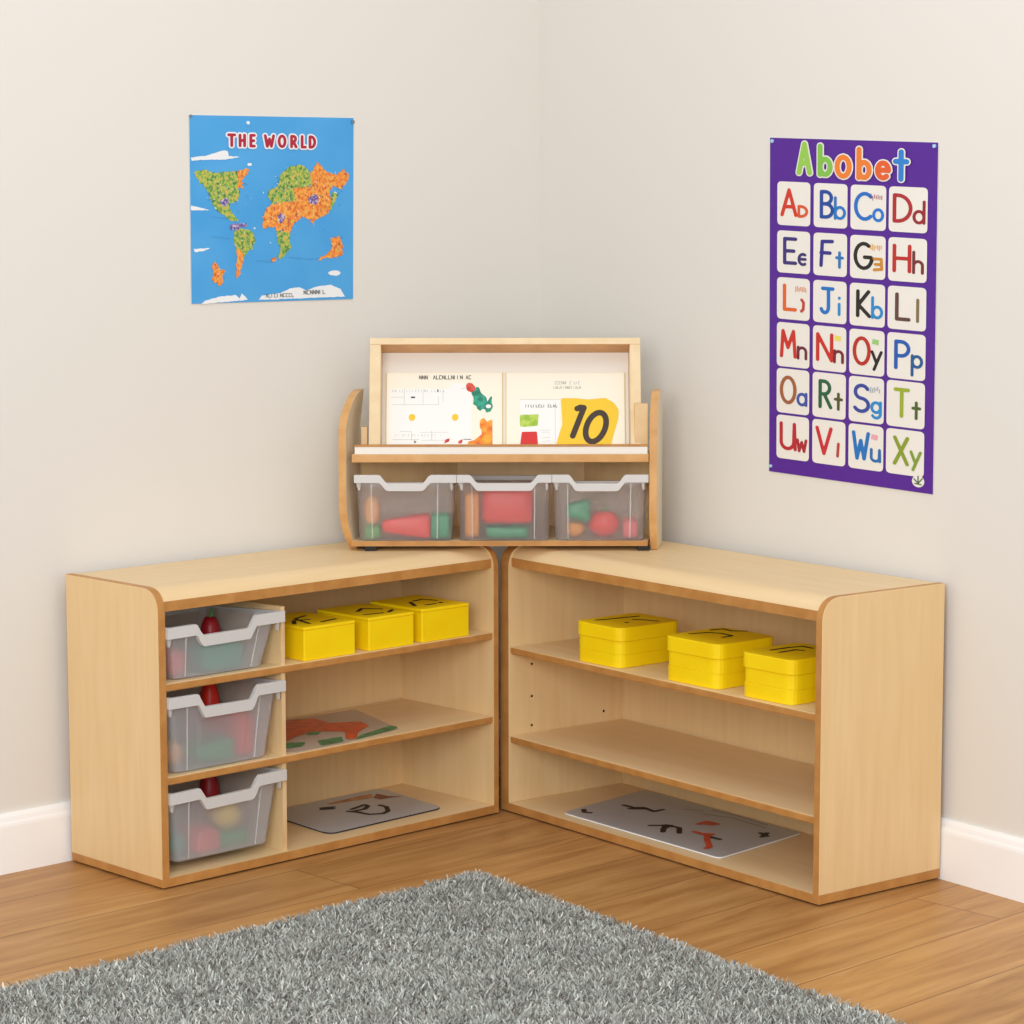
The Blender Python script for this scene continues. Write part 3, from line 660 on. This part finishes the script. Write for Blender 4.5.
greyp = mat('pale_grey_print', (176, 178, 176), .6); brownk = mat('dark_brown_print', (62, 46, 34), .6); redb = noisemat('brick_red_print', [(0.4, (200, 40, 34)), (0.6, (224, 90, 60))], (1, 1, 1), 60, 3, .5)
def flatpoly(name, root, polys, n, m, r=.004, label=None):
    mb = MB()
    for k, q in enumerate(polys):
        q = rounded(q, r, 4); mb.add([tuple(TP(x, y, n+k*.00004)) for x, y in q], [list(range(len(q)))])
    o = mb.build(name, m, root); return tag(o, label) if label else o
def fakeline(mb, x, y, w_, h_, fn, gap=.35, seed=1, wd=None):
    rr = random.Random(seed); wd = wd or h_*.22; cx = x
    while cx < x+w_:
        if rr.random() < .12: cx += h_*.7; continue
        k = rr.randint(0, 4); a = h_*.55
        if k == 0: ribbon(mb, [(cx, y), (cx, y+h_)], wd, fn)
        elif k == 1: ribbon(mb, [(cx, y+h_), (cx, y), (cx+a, y)], wd, fn)
        elif k == 2: ribbon(mb, [(cx, y), (cx+a*.5, y+h_), (cx+a, y)], wd, fn)
        elif k == 3: ribbon(mb, [(cx+a, y+h_), (cx, y+h_), (cx, y), (cx+a, y)], wd, fn)
        else: ribbon(mb, [(cx, y), (cx, y+h_), (cx+a, y), (cx+a, y+h_)], wd, fn)
        cx += a+h_*gap
# artwork coordinates: pixels of the page crops scaled to metres
def art_left(root, x0, x1, l0, lt, n):
    sx = (x1-x0)/940; sy = (lt-.010)/636
    U = lambda a, b: (x0+(a-30)*sx, lt-(b-60)*sy)
    flatpoly('printed_panel', root, [[U(60, 190), U(540, 190), U(560, 150), U(720, 150), U(720, 664), U(60, 664)]], n+.0003, paper_w, .001, 'white printed area')
    mb = MB(); fakeline(mb, *U(300, 118), 400*sx, 26*sy, FT(n+.0008), .30, 3, .0016); mb.build('title_line', ink, root)
    mb = MB(); f = FT(n+.0006)
    for q in ([(75, 255), (180, 255)], [(80, 312), (455, 312), (455, 250)], [(180, 190), (180, 312)], [(330, 200), (330, 312)], [(490, 200), (490, 290)], [(150, 515), (240, 515), (240, 580)], [(310, 520), (530, 520)], [(400, 510), (400, 580)], [(90, 575), (300, 575)], [(320, 580), (520, 580)], [(640, 190), (670, 188)]):
        ribbon(mb, [U(*p) for p in q], .0008, f)
    fakeline(mb, *U(80, 215), 420*sx, 16*sy, f, .8, 5, .0008); fakeline(mb, *U(110, 550), 380*sx, 14*sy, f, 1.0, 8, .0006); mb.build('diagram_lines', greyp, root)
    for c in ((243, 408), (587, 408)):
        flatpoly('sun_print', root, [[U(c[0]+27*math.cos(a*math.pi/5), c[1]+27*math.sin(a*math.pi/5)) for a in range(10)]], n+.0007, yel_i, .001, 'yellow dot')
    flatpoly('creature_head', root, [[U(*p) for p in ((672, 165), (690, 145), (722, 150), (750, 180), (745, 205), (715, 220), (680, 205))]], n+.0009, redb, .003, 'red head shape')
    flatpoly('creature_body', root, [[U(*p) for p in ((750, 180), (775, 178), (795, 225), (835, 255), (845, 290), (870, 250), (882, 250), (878, 290), (890, 325), (870, 365), (835, 372), (825, 345), (800, 345), (790, 362), (765, 345), (755, 320), (730, 310), (735, 260), (715, 225))]], n+.0006, teal_p, .003, 'teal creature shape')
    flatpoly('creature_eye', root, [[U(853+22*math.cos(a*math.pi/5), 325+15*math.sin(a*math.pi/5)) for a in range(10)]], n+.001, paper_w, .001, 'white spot')
    flatpoly('flame_print', root, [[U(*p) for p in ((885, 664), (885, 430), (865, 425), (845, 445), (815, 410), (785, 430), (783, 485), (800, 505), (800, 535), (740, 580), (690, 590), (690, 664))]], n+.0007, orp, .004, 'orange and yellow painted shape')
    flatpoly('leaf_print', root, [[U(*p) for p in ((500, 605), (510, 575), (545, 565), (540, 590))], [U(*p) for p in ((610, 605), (615, 585), (650, 572), (640, 605))]], n+.0008, redb, .003, 'small red leaf shapes')
    mb = MB(); ribbon(mb, [U(238, 256), U(262, 256)], .004, FT(n+.001)); ribbon(mb, [U(448, 200), U(448, 212)], .003, FT(n+.001)); ribbon(mb, [U(262, 585), U(268, 600), U(275, 588)], .002, FT(n+.001)); ribbon(mb, [U(655, 573), U(715, 575)], .0015, FT(n+.001)); mb.build('ink_spots', ink, root)
def art_right(root, x0, x1, l0, lt, n):
    sx = (x1-x0)/955; sy = (lt-.010)/636
    U = lambda a, b: (x0+(a-45)*sx, lt-(b-60)*sy)
    mb = MB(); f = FT(n+.0006); fakeline(mb, *U(440, 155), 200*sx, 20*sy, f, .25, 21, .0011); fakeline(mb, *U(430, 190), 215*sx, 18*sy, f, .25, 22, .0011); mb.build('text_lines', greyp, root)
    flatpoly('printed_panel', root, [[U(160, 270), U(475, 270), U(475, 664), U(160, 664)]], n+.0003, paper_w, .001, 'white printed area')
    mb = MB(); fakeline(mb, *U(180, 330), 280*sx, 18*sy, FT(n+.0007), .5, 31, .0014); mb.build('text_lines', brownk, root)
    mb = MB(); f = FT(n+.0007)
    for q in ([(160, 272), (475, 272)], [(320, 505), (400, 505)], [(330, 520), (395, 520)], [(440, 290), (440, 600)], [(330, 565), (400, 560)], [(340, 590), (400, 585)]): ribbon(mb, [U(*p) for p in q], .0007, f)
    mb.build('diagram_lines', greyp, root)
    flatpoly('lime_patch', root, [[U(*p) for p in ((160, 388), (310, 385), (300, 470), (200, 480), (160, 475))]], n+.0007, lime_i, .003, 'lime green patch')
    flatpoly('red_patch', root, [[U(*p) for p in ((175, 517), (295, 515), (307, 664), (155, 664))]], n+.0007, redp, .003, 'red patch')
    flatpoly('number_patch', root, [[U(*p) for p in ((485, 262), (600, 262), (700, 272), (840, 260), (905, 295), (945, 350), (940, 420), (905, 530), (865, 664), (430, 664), (475, 520), (497, 460))]], n+.0007, yel_i, .006, 'yellow patch behind the number')
    mb = MB(); sc = 250*sy
    a, b = U(575, 550); f = FT(n+.0012)
    cx, cy = 762, 482; pts = []
    for k in range(29):
        th = 2*math.pi*k/28; px = 76*math.cos(th); py = 110*math.sin(th); pts.append(U(cx+px-py*.28*1.0*1.0, cy+py))
    fill_strokes(mb, [[U(578, 548), U(640, 400), U(668, 335)], [U(615, 342), U(640, 332), U(668, 335)], pts], .0150, f, res=8); tag(mb.build('number_ten', brownk, root), 'large dark number 10')
book(-.318, -.009, .238, 'left picture book on the display unit, with a teal and red creature printed on it', art_left)
book(-.003, .313, .237, 'right picture book on the display unit, with a large number 10 on yellow', art_right)

# ------------------------------------------------------------------ wall posters
def poster_fn(d, n, quad):
    (s00, z00), (s10, z10), (s11, z11), (s01, z01) = quad       # top left, top right, bottom right, bottom left
    def at(u, v, off=0.0):
        s = (s00*(1-u)+s10*u)*(1-v)+(s01*(1-u)+s11*u)*v; z = (z00*(1-u)+z10*u)*(1-v)+(z01*(1-u)+z11*u)*v
        return CORNER+d*s+n*(.0015+off)+Vector((0, 0, z))
    return at
def sheet(at, root, ms, name='poster_sheet'):
    mb = MB(); n = 12; f = [at(u/n, v/n, .0012) for v in range(n+1) for u in range(n+1)]; 
    F = []; 
    for v in range(n):
        for u in range(n): a = v*(n+1)+u; F.append((a, a+1, a+n+2, a+n+1))
    b = [at(0, 0, 0), at(1, 0, 0), at(1, 1, 0), at(0, 1, 0)]
    mb.add([tuple(p-root.location) for p in f], F)
    c = [0, n, (n+1)*(n+1)-1, n*(n+1)]
    mb.add([tuple(p-root.location) for p in b]+[tuple(f[i]-root.location) for i in c], [(3, 2, 1, 0), (0, 1, 5, 4), (1, 2, 6, 5), (2, 3, 7, 6), (3, 0, 4, 7)], 1)
    return mb.build(name, ms, root)
# --- world map
atW = poster_fn(DL, NL, ((1.197, 1.789), (.673, 1.795), (.680, 1.329), (1.199, 1.329)))
mapr = tag(empty('world_map_poster', atW(.5, 1)), 'blue world map poster with a red THE WORLD title, on the left wall', 'poster')
ocean = noisemat('ocean_blue', [(0.3, (70, 160, 226)), (0.7, (86, 172, 232))], (3, 3, 3), 2, 2, .35, .3)
sheet(atW, mapr, [ocean, paper_w])
W_, H_ = 760, 870
def mfn(off): return lambda x, y: tuple(atW((x-92)/W_, (y-75)/H_, off)-mapr.location)
def jag(q, amp=3.0, step=10, seed=0):
    rr = random.Random(seed); out = []
    for i in range(len(q)):
        a, b = q[i], q[(i+1) % len(q)]; L = math.hypot(b[0]-a[0], b[1]-a[1]); n = max(1, int(L/step))
        for k in range(n): t = k/n; out.append((a[0]+(b[0]-a[0])*t+rr.uniform(-amp, amp), a[1]+(b[1]-a[1])*t+rr.uniform(-amp, amp)))
    return out
def patch(name, polys, m, off, label=None, amp=4.5, step=6):
    f = mfn(off)
    for k, q in enumerate(polys):
        mb = MB(); q = jag(q, amp, step, k+int(q[0][0])); mb.add([f(*p) for p in q], [list(range(len(q)))])
        o = mb.build(name, m, mapr)
        if label: tag(o, label)
landg = noisemat('land_green', [(0.32, (52, 104, 84)), (0.40, (104, 152, 76)), (0.5, (150, 184, 72)), (0.58, (190, 192, 92)), (0.66, (222, 172, 84))], (1, 1, 1), 130, 4, .5)
lando = noisemat('land_orange', [(0.30, (96, 70, 90)), (0.36, (224, 110, 36)), (0.5, (240, 148, 60)), (0.62, (246, 176, 80)), (0.72, (206, 190, 100))], (1, 1, 1), 120, 4, .5)
landb = noisemat('land_violet', [(0.35, (60, 70, 140)), (0.5, (140, 110, 170)), (0.65, (220, 214, 230))], (1, 1, 1), 160, 4, .5)
ell = lambda cx, cy, rx, ry, n=14: [(cx+rx*math.cos(2*math.pi*k/n), cy+ry*math.sin(2*math.pi*k/n)) for k in range(n)]
patch('north_america', [[(110, 335), (160, 325), (200, 340), (260, 335), (310, 330), (320, 360), (305, 410), (315, 460), (290, 475), (262, 490), (275, 520), (300, 550), (305, 567), (270, 560), (230, 530), (195, 500), (180, 450), (160, 410), (130, 380), (115, 350)]], landg, .0020, 'green land shape')
patch('greenland', [[(302, 332), (355, 318), (345, 350), (327, 368), (325, 410), (305, 412), (308, 370)]], lando, .0024, 'orange land shape')
patch('south_america', [[(285, 620), (300, 600), (340, 598), (375, 620), (386, 655), (372, 692), (345, 710), (330, 740), (320, 715), (298, 705), (288, 670)]], landg, .0020)
patch('south_america_tip', [[(298, 690), (328, 712), (325, 760), (315, 800), (305, 830), (293, 825), (297, 760)]], lando, .0024)
patch('violet_patch', [ell(290, 590, 26, 16), ell(325, 582, 18, 10), ell(245, 475, 20, 18), ell(658, 465, 24, 26), ell(502, 552, 14, 24)], landb, .0027, 'violet and white patch')
patch('asia', [[(645, 405), (640, 350), (655, 320), (680, 288), (700, 310), (720, 332), (770, 345), (800, 320), (832, 345), (825, 380), (790, 412), (750, 400), (735, 430), (750, 480), (730, 530), (690, 550), (665, 560), (657, 592), (640, 560), (600, 545), (590, 500), (560, 470), (555, 410), (620, 402)]], lando, .0020, 'orange land shape')
patch('europe', [[(445, 420), (490, 400), (500, 350), (540, 310), (600, 300), (640, 330), (650, 395), (630, 402), (562, 412), (572, 470), (520, 478), (462, 482), (445, 450)]], landg, .0023, 'green land shape')
patch('africa', [[(416, 602), (418, 550), (430, 510), (460, 485), (520, 476), (580, 472), (597, 510), (600, 545), (570, 572), (555, 600), (545, 622), (510, 612), (480, 607), (470, 595), (440, 590), (430, 605)]], lando, .0026, 'orange land shape')
patch('southern_africa', [[(482, 605), (545, 618), (548, 690), (530, 720), (500, 745), (490, 735), (500, 700), (486, 660)]], landg, .0024)
patch('island', [ell(469, 746, 14, 11)], lando, .0024)
patch('australia', [[(738, 650), (780, 642), (800, 690), (795, 732), (760, 742), (720, 745), (680, 757), (690, 740), (735, 718), (748, 690)]], lando, .0024)
patch('new_zealand', [[(185, 765), (200, 752), (215, 785), (245, 795), (230, 820), (235, 858), (215, 862), (185, 840), (190, 800)]], lando, .0024)
patch('east_coast', [[(745, 425), (775, 440), (760, 480), (735, 520), (742, 480)]], landg, .0027)
whitep = mat('map_white', (240, 242, 244), .5)
patch('cloud_print', [[(95, 270), (160, 262), (240, 235), (262, 240), (265, 262), (320, 265), (230, 280), (180, 278), (100, 284)], [(94, 490), (130, 500), (178, 512), (94, 512)], [(103, 690), (178, 688), (150, 700), (108, 706)], ell(759, 817, 30, 13),
      [(135, 948), (150, 932), (220, 915), (290, 910), (308, 926), (320, 902), (348, 934)], [(398, 936), (410, 915), (500, 905), (545, 885), (590, 880), (620, 897), (680, 878), (740, 874), (790, 895), (812, 932)], ell(360, 300, 10, 7), ell(215, 785, 4, 5), ell(380, 598, 4, 5), ell(762, 440, 8, 14)], whitep, .0018, 'white printed shape', 1.5, 10)
specks = MB(); f = mfn(.0030); rr = random.Random(4)
for (cx, cy, rx, ry, n) in ((240, 410, 120, 90, 70), (335, 660, 50, 60, 28), (540, 400, 95, 80, 60), (690, 440, 120, 110, 80), (520, 560, 90, 110, 50), (770, 690, 35, 45, 14), (210, 810, 30, 45, 10)):
    for k in range(n):
        x = cx+rr.gauss(0, rx*.45); y = cy+rr.gauss(0, ry*.45); a = rr.uniform(0, 3.14); l = rr.uniform(2, 8)
        ribbon(specks, [(x, y), (x+l*math.cos(a), y+l*math.sin(a))], rr.uniform(1.5, 3), f, rr.choice((0, 0, 1)), False)
tag(specks.build('print_specks', [mat('map_dark_print', (52, 62, 90), .5), whitep], mapr), 'tiny dark and white printing', kind='stuff')
mb = MB(); f = mfn(.0026)
for x, y, w2, sd in ((190, 545, 70, 1), (180, 635, 90, 2), (385, 750, 80, 3), (540, 738, 110, 4), (640, 745, 40, 5)): 
    rr = random.Random(sd); xx = x
    while xx < x+w2: ribbon(mb, [(xx, y+(xx-x)*.12), (xx+4, y+(xx-x)*.12+rr.uniform(-3, 3))], 1.6, f); xx += rr.uniform(6, 12)
mb.build('route_lines', mat('map_line', (36, 84, 150), .5), mapr)
mb = MB(); f2 = mfn(.0030); ff = lambda x, y: f2(x, -y); fakeline(mb, 430, -925, 125, 16, ff, .3, 9, 2.2); fakeline(mb, 610, -915, 110, 18, ff, .3, 11, 2.6); mb.build('caption_print', ink, mapr)
# title
title = [('T', 262), ('H', 313), ('E', 362), ('W', 428), ('O', 492), ('R', 550), ('L', 600), ('D', 637)]
for nm, m, wd, off in (('title_outline', whitep, 27, .0028), ('title_letter', mat('crimson_print', (176, 22, 56), .5), 13, .0036)):
    for k, (c, x) in enumerate(title):
        mb = MB(); fz = mfn(off+k*.00004); fk = lambda a, b, fz=fz: fz(a, -b)
        write(mb, c, x+2, -(213+k*.6), 50, wd, fk, sx={'T': .95, 'W': 1.0, 'O': .95, 'H': .8, 'E': .75, 'R': .9, 'L': .75, 'D': .85}[c]*.86)
        mb.build(nm, m, mapr)
def pin(at, u, v, root, m, r=.004):
    mb = MB(); k = 10; c = at(u, v, .0013)-root.location; n = (at(u, v, .01)-at(u, v, 0)).normalized(); d = (at(u+.01, v)-at(u, v)).normalized()
    P = [c+d*r*math.cos(2*math.pi*i/k)+Vector((0, 0, r*math.sin(2*math.pi*i/k))) for i in range(k)]
    mb.add([tuple(p) for p in P]+[tuple(p+n*.004) for p in P], [list(range(k)), list(range(k, 2*k))]+[(i, (i+1) % k, k+(i+1) % k, k+i) for i in range(k)]); return mb.build('pin', m, root)
pin_w = mat('white_pin', (236, 244, 250), .3); pin_g = mat('grey_pin', (110, 130, 150), .3); pin_b = mat('pale_blue_pin', (170, 215, 245), .3)
pin(atW, .342, .036, mapr, pin_w, .0045); pin(atW, .992, .022, mapr, pin_g, .005); pin(atW, .006, .006, mapr, pin_g, .004)
# --- letter chart
atA = poster_fn(DR, NR, ((.954, 1.734), (1.527, 1.708), (1.530, .899), (.963, .908)))
chart = tag(empty('letter_chart', atA(.5, 1)), 'purple letter chart with a grid of white letter cards, on the right wall', 'poster')
purple = mat('purple_print', (88, 38, 150), .4, .3)
sheet(atA, chart, [purple, paper_w])
# chart drawing units: x 0..168, y 0..342 (down)
def afn(off): return lambda x, y: tuple(atA(x/168, -y/342, off)-chart.location)
card_m = mat('card_white', (240, 236, 228), .55)
colx = [(.050, .258), (.279, .484), (.503, .712), (.728, .948)]
rowy = [(.128, .257), (.273, .398), (.412, .536), (.546, .678), (.684, .817), (.824, .955)]
RED, ORG, BLU, LBL, NAV, BLK, BRN, MAR, GRN, OLV, DGN = (200, 34, 30), (228, 96, 30), (20, 98, 190), (24, 140, 210), (52, 40, 130), (30, 24, 20), (150, 90, 50), (110, 24, 34), (40, 120, 70), (150, 172, 40), (60, 80, 36)
cards = [[('A', (212, 52, 28), 'D2', (222, 84, 36)), ('B', (24, 72, 160), 'b', (20, 120, 200)), ('C', (24, 110, 200), 'o', (24, 120, 210)), ('D', (176, 36, 44), 'd', (150, 30, 40))],
         [('E', (58, 42, 120), 'c', (56, 40, 110)), ('F', (48, 44, 140), 't', (34, 120, 190)), ('G', BLK, '9', (206, 140, 40)), ('H', (190, 40, 34), 'h', (120, 40, 40))],
         [('L', (226, 100, 40), 'j', (196, 60, 40)), ('J', (20, 116, 200), 'i', (24, 140, 210)), ('K', BLK, 'b', (24, 140, 210)), ('L', (96, 64, 52), 'l', (130, 110, 70))],
         [('M', (206, 44, 34), 'n', (110, 30, 50)), ('N', (206, 40, 30), 'n', (120, 24, 34)), ('O', (186, 40, 26), 'y', BLK), ('P', (20, 90, 180), 'p', (24, 90, 150))],
         [('O', (164, 96, 56), 'a', (60, 80, 170)), ('R', (30, 96, 60), 't', (80, 84, 40)), ('S', (50, 70, 160), 'g', (30, 140, 210)), ('T', (156, 176, 40), 't', (76, 100, 36))],
         [('U', (190, 34, 46), 'w', (176, 34, 46)), ('V', (206, 40, 50), 'r', (190, 60, 56)), ('W', (20, 116, 196), 'u', (30, 110, 180)), ('X', (140, 160, 40), 'y', (130, 160, 50))]]
extras = {(0, 2): (190, 130, 130), (1, 2): (230, 170, 60), (2, 0): (226, 150, 110), (3, 1): (240, 222, 90), (3, 2): (160, 206, 120), (4, 2): (170, 180, 190), (5, 2): (236, 170, 180)}
pm = {}
def pmat(c):
    if c not in pm: pm[c] = mat('letter_ink', c, .5)
    return pm[c]
for r_, row in enumerate(cards):
    for c_, (A, ca, b, cb) in enumerate(row):
        u0, u1 = colx[c_]; v0, v1 = rowy[r_]; x0, x1, y0, y1 = u0*168, u1*168, -v0*342, -v1*342
        mb = MB(); q = rounded([(x0, y0), (x1, y0), (x1, y1), (x0, y1)], 4.5, 4); f = afn(.0022); mb.add([f(*p) for p in q], [list(range(len(q)))]); card = mb.build('letter_card', card_m, chart)
        W = x1-x0; Hc = y0-y1; big = Hc*.57
        f = afn(.0028)
        for key, col, px, size, base, wd in ((A, ca, x0+W*.36, big, y1+Hc*.24, 3.6), (b, cb, x0+W*.785, big*.80, y1+Hc*.22, 2.9)):
            wide = key in 'MNWUDOGCSHAV'; px += 0 if wide or key != A else W*.04
            sx = min(1.0, W*(.42 if wide else .33)/(G[key][0]*size)) if size == big else min(1.0, W*.26/(G[key][0]*size))
            if key in ('b', 'l', 'd', 'h', 't', 'i'): size = big*(.86 if key != 't' else .70)
            if key == 'y' or key == 'p': base += Hc*.06
            px -= G[key][0]*sx*size/2; mb = MB()
            fill_strokes(mb, [[(px+a*sx*size, base+bb*size) for a, bb in st] for st in G[key][1]], wd, f)
            mb.build('letter', pmat(col), card)
        if (r_, c_) in extras:
            mb = MB(); rr = random.Random(r_*7+c_)
            if (r_, c_) in ((3, 1), (3, 2), (5, 2)):
                ribbon(mb, [(x0+W*.66, y1+Hc*.76), (x0+W*.84, y1+Hc*.74)], 5.0, f, 0, False)
            else:
                for k in range(7): ribbon(mb, [(x0+W*(.58+.05*k), y1+Hc*(.66+rr.uniform(0, .06))), (x0+W*(.58+.05*k), y1+Hc*(.76+rr.uniform(0, .06)))], 1.0, f, 0, False)
            mb.build('small_print', pmat(extras[(r_, c_)]), card)
# title "Abobet" in thick outlined letters
tt = [('A', 31.5, -34, 28.5, (150, 204, 80), .56), ('b', 53.5, -35, 29.5, (130, 194, 74), .8), ('o', 71, -36, 35, (240, 130, 40), .80), ('b', 93, -36.5, 29, (236, 128, 44), .8), ('e', 111.5, -36, 27, (230, 96, 40), .9), ('t', 129, -36.5, 31, (40, 130, 210), .95)]
for nm, wd, off in (('title_outline', 7.6, .0026), ('title_letter', 5.0, .0036)):
    for k, (c, x, y, sz, col, sx) in enumerate(tt):
        mb = MB()
        fill_strokes(mb, [[(x+a*sx*sz, y+b*sz) for a, b in st] for st in G[c][1]], wd, afn(off+k*.0003), res=8)
        mb.build(nm, card_m if nm == 'title_outline' else pmat(col), chart)
mb = MB(); f = afn(.0024); mb.add([f(154+6*math.cos(a*math.pi/8), -331+6*math.sin(a*math.pi/8)) for a in range(16)], [list(range(16))]); em = mb.build('round_emblem', card_m, chart)
mb = MB(); f = afn(.0028)
for q in ([(150, -329), (154, -333), (158, -328)], [(154, -333), (154, -326)], [(151, -333.5), (157, -334)]): ribbon(mb, q, 1.2, f)
mb.build('emblem_mark', pmat((70, 110, 60)), em)
pin(atA, .018, .010, chart, pin_b, .0045); pin(atA, .982, .010, chart, pin_b, .0045); pin(atA, .015, .983, chart, pin_b, .004)

# ------------------------------------------------------------------ shaggy rug
RC = Vector((-.083, 5.748, 0)); RA = Vector((-.932, -.894, 0)).normalized(); RB = Vector((.825, -1.125, 0)).normalized(); RL, RW2 = 1.75, 1.75
rug = tag(empty('shaggy_rug', RC), 'grey long-pile rug on the wooden floor in front of both cabinets', 'rug')
mb = MB(); p0, p1, p2, p3 = RA*0.01+RB*0.01, RA*RL, RA*RL+RB*RW2, RB*RW2; mb.prism([(p.x, p.y) for p in (p0, p1, p2, p3)], .0005, .008)
back = mb.build('rug_backing', mat('rug_backing_grey', (96, 94, 90), .9), rug)
def pile(n):
    a = rng.random(n)*RL; b = rng.random(n)*RW2
    # drop tufts that would be hidden beyond the frame, far in front
    ra, rb = np.array(RA), np.array(RB)
    ra, rb = ra[:2], rb[:2]
    k1, k2 = 23.0, 31.0
    wob = .012*np.sin(a*19+3*np.sin(b*7))*np.cos(b*23)
    root = np.stack([a*ra[0]+b*rb[0], a*ra[1]+b*rb[1]], 1)
    clump = np.floor(root*55)                                   # neighbouring strands lean together
    h = np.abs(np.sin(clump[:, 0]*12.9898+clump[:, 1]*78.233)*43758.5453) % 1
    ang = h*2*np.pi+rng.normal(0, 1.3, n)
    L = .024+.012*rng.random(n)+.006*np.sin(a*17)*np.sin(b*21)
    lean = np.clip(rng.normal(.55, .28, n), 0, 1.25)
    dx, dy, dz = np.cos(ang)*np.sin(lean), np.sin(ang)*np.sin(lean), np.cos(lean)
    wd = .0013+.0013*rng.random(n); sa = rng.random(n)*np.pi; sx, sy = np.cos(sa)*wd, np.sin(sa)*wd
    z0 = .004
    r3 = np.concatenate([root, np.full((n, 1), z0)], 1); D = np.stack([dx, dy, dz], 1)*L[:, None]; Sd = np.stack([sx, sy, np.zeros(n)], 1)
    mid = r3+D*.55+np.array([0, 0, .002]); curl = np.stack([np.cos(ang+1.0)*.004, np.sin(ang+1.0)*.004, -.003*np.ones(n)], 1); tip = r3+D+curl
    V = np.stack([r3-Sd, r3+Sd, mid+Sd, mid-Sd, tip+Sd*.45, tip-Sd*.45], 1).reshape(-1, 3); V[:, 2] = np.maximum(V[:, 2], .0015)
    me = bpy.data.meshes.new('rug_pile'); me.vertices.add(len(V)); me.vertices.foreach_set('co', V.astype(np.float32).ravel())
    i = np.arange(n)*6; q = np.stack([i, i+1, i+2, i+3, i+3, i+2, i+4, i+5], 1).ravel()
    me.loops.add(n*8); me.loops.foreach_set('vertex_index', q.astype(np.int32))
    me.polygons.add(n*2); me.polygons.foreach_set('loop_start', (np.arange(n*2)*4).astype(np.int32))
    me.update(calc_edges=True)
    tint = np.clip(.5+.22*rng.normal(0, 1, n)+.10*(h-.5), 0, 1); at = me.attributes.new('strand_tint', 'FLOAT', 'POINT'); at.data.foreach_set('value', np.repeat(tint, 6).astype(np.float32))
    m = bpy.data.materials.new('grey_rug_yarn'); m.use_nodes = True; nt = m.node_tree; bs = nt.nodes['Principled BSDF']; bs.inputs['Roughness'].default_value = .75; bs.inputs['Specular IOR Level'].default_value = .2
    an = nt.nodes.new('ShaderNodeAttribute'); an.attribute_name = 'strand_tint'; rp = nt.nodes.new('ShaderNodeValToRGB'); e = rp.color_ramp.elements
    e[0].position, e[0].color = .1, lin((112, 104, 96)); e[1].position, e[1].color = .95, lin((236, 234, 226)); x = e.new(.45); x.color = lin((172, 170, 163)); x = e.new(.6); x.color = lin((190, 195, 188))
    nt.links.new(an.outputs['Fac'], rp.inputs[0]); nt.links.new(rp.outputs[0], bs.inputs['Base Color'])
    me.materials.append(m); o = bpy.data.objects.new('rug_pile', me); COL.objects.link(o); o.parent = rug; o['kind'] = 'stuff'
pile(300000)
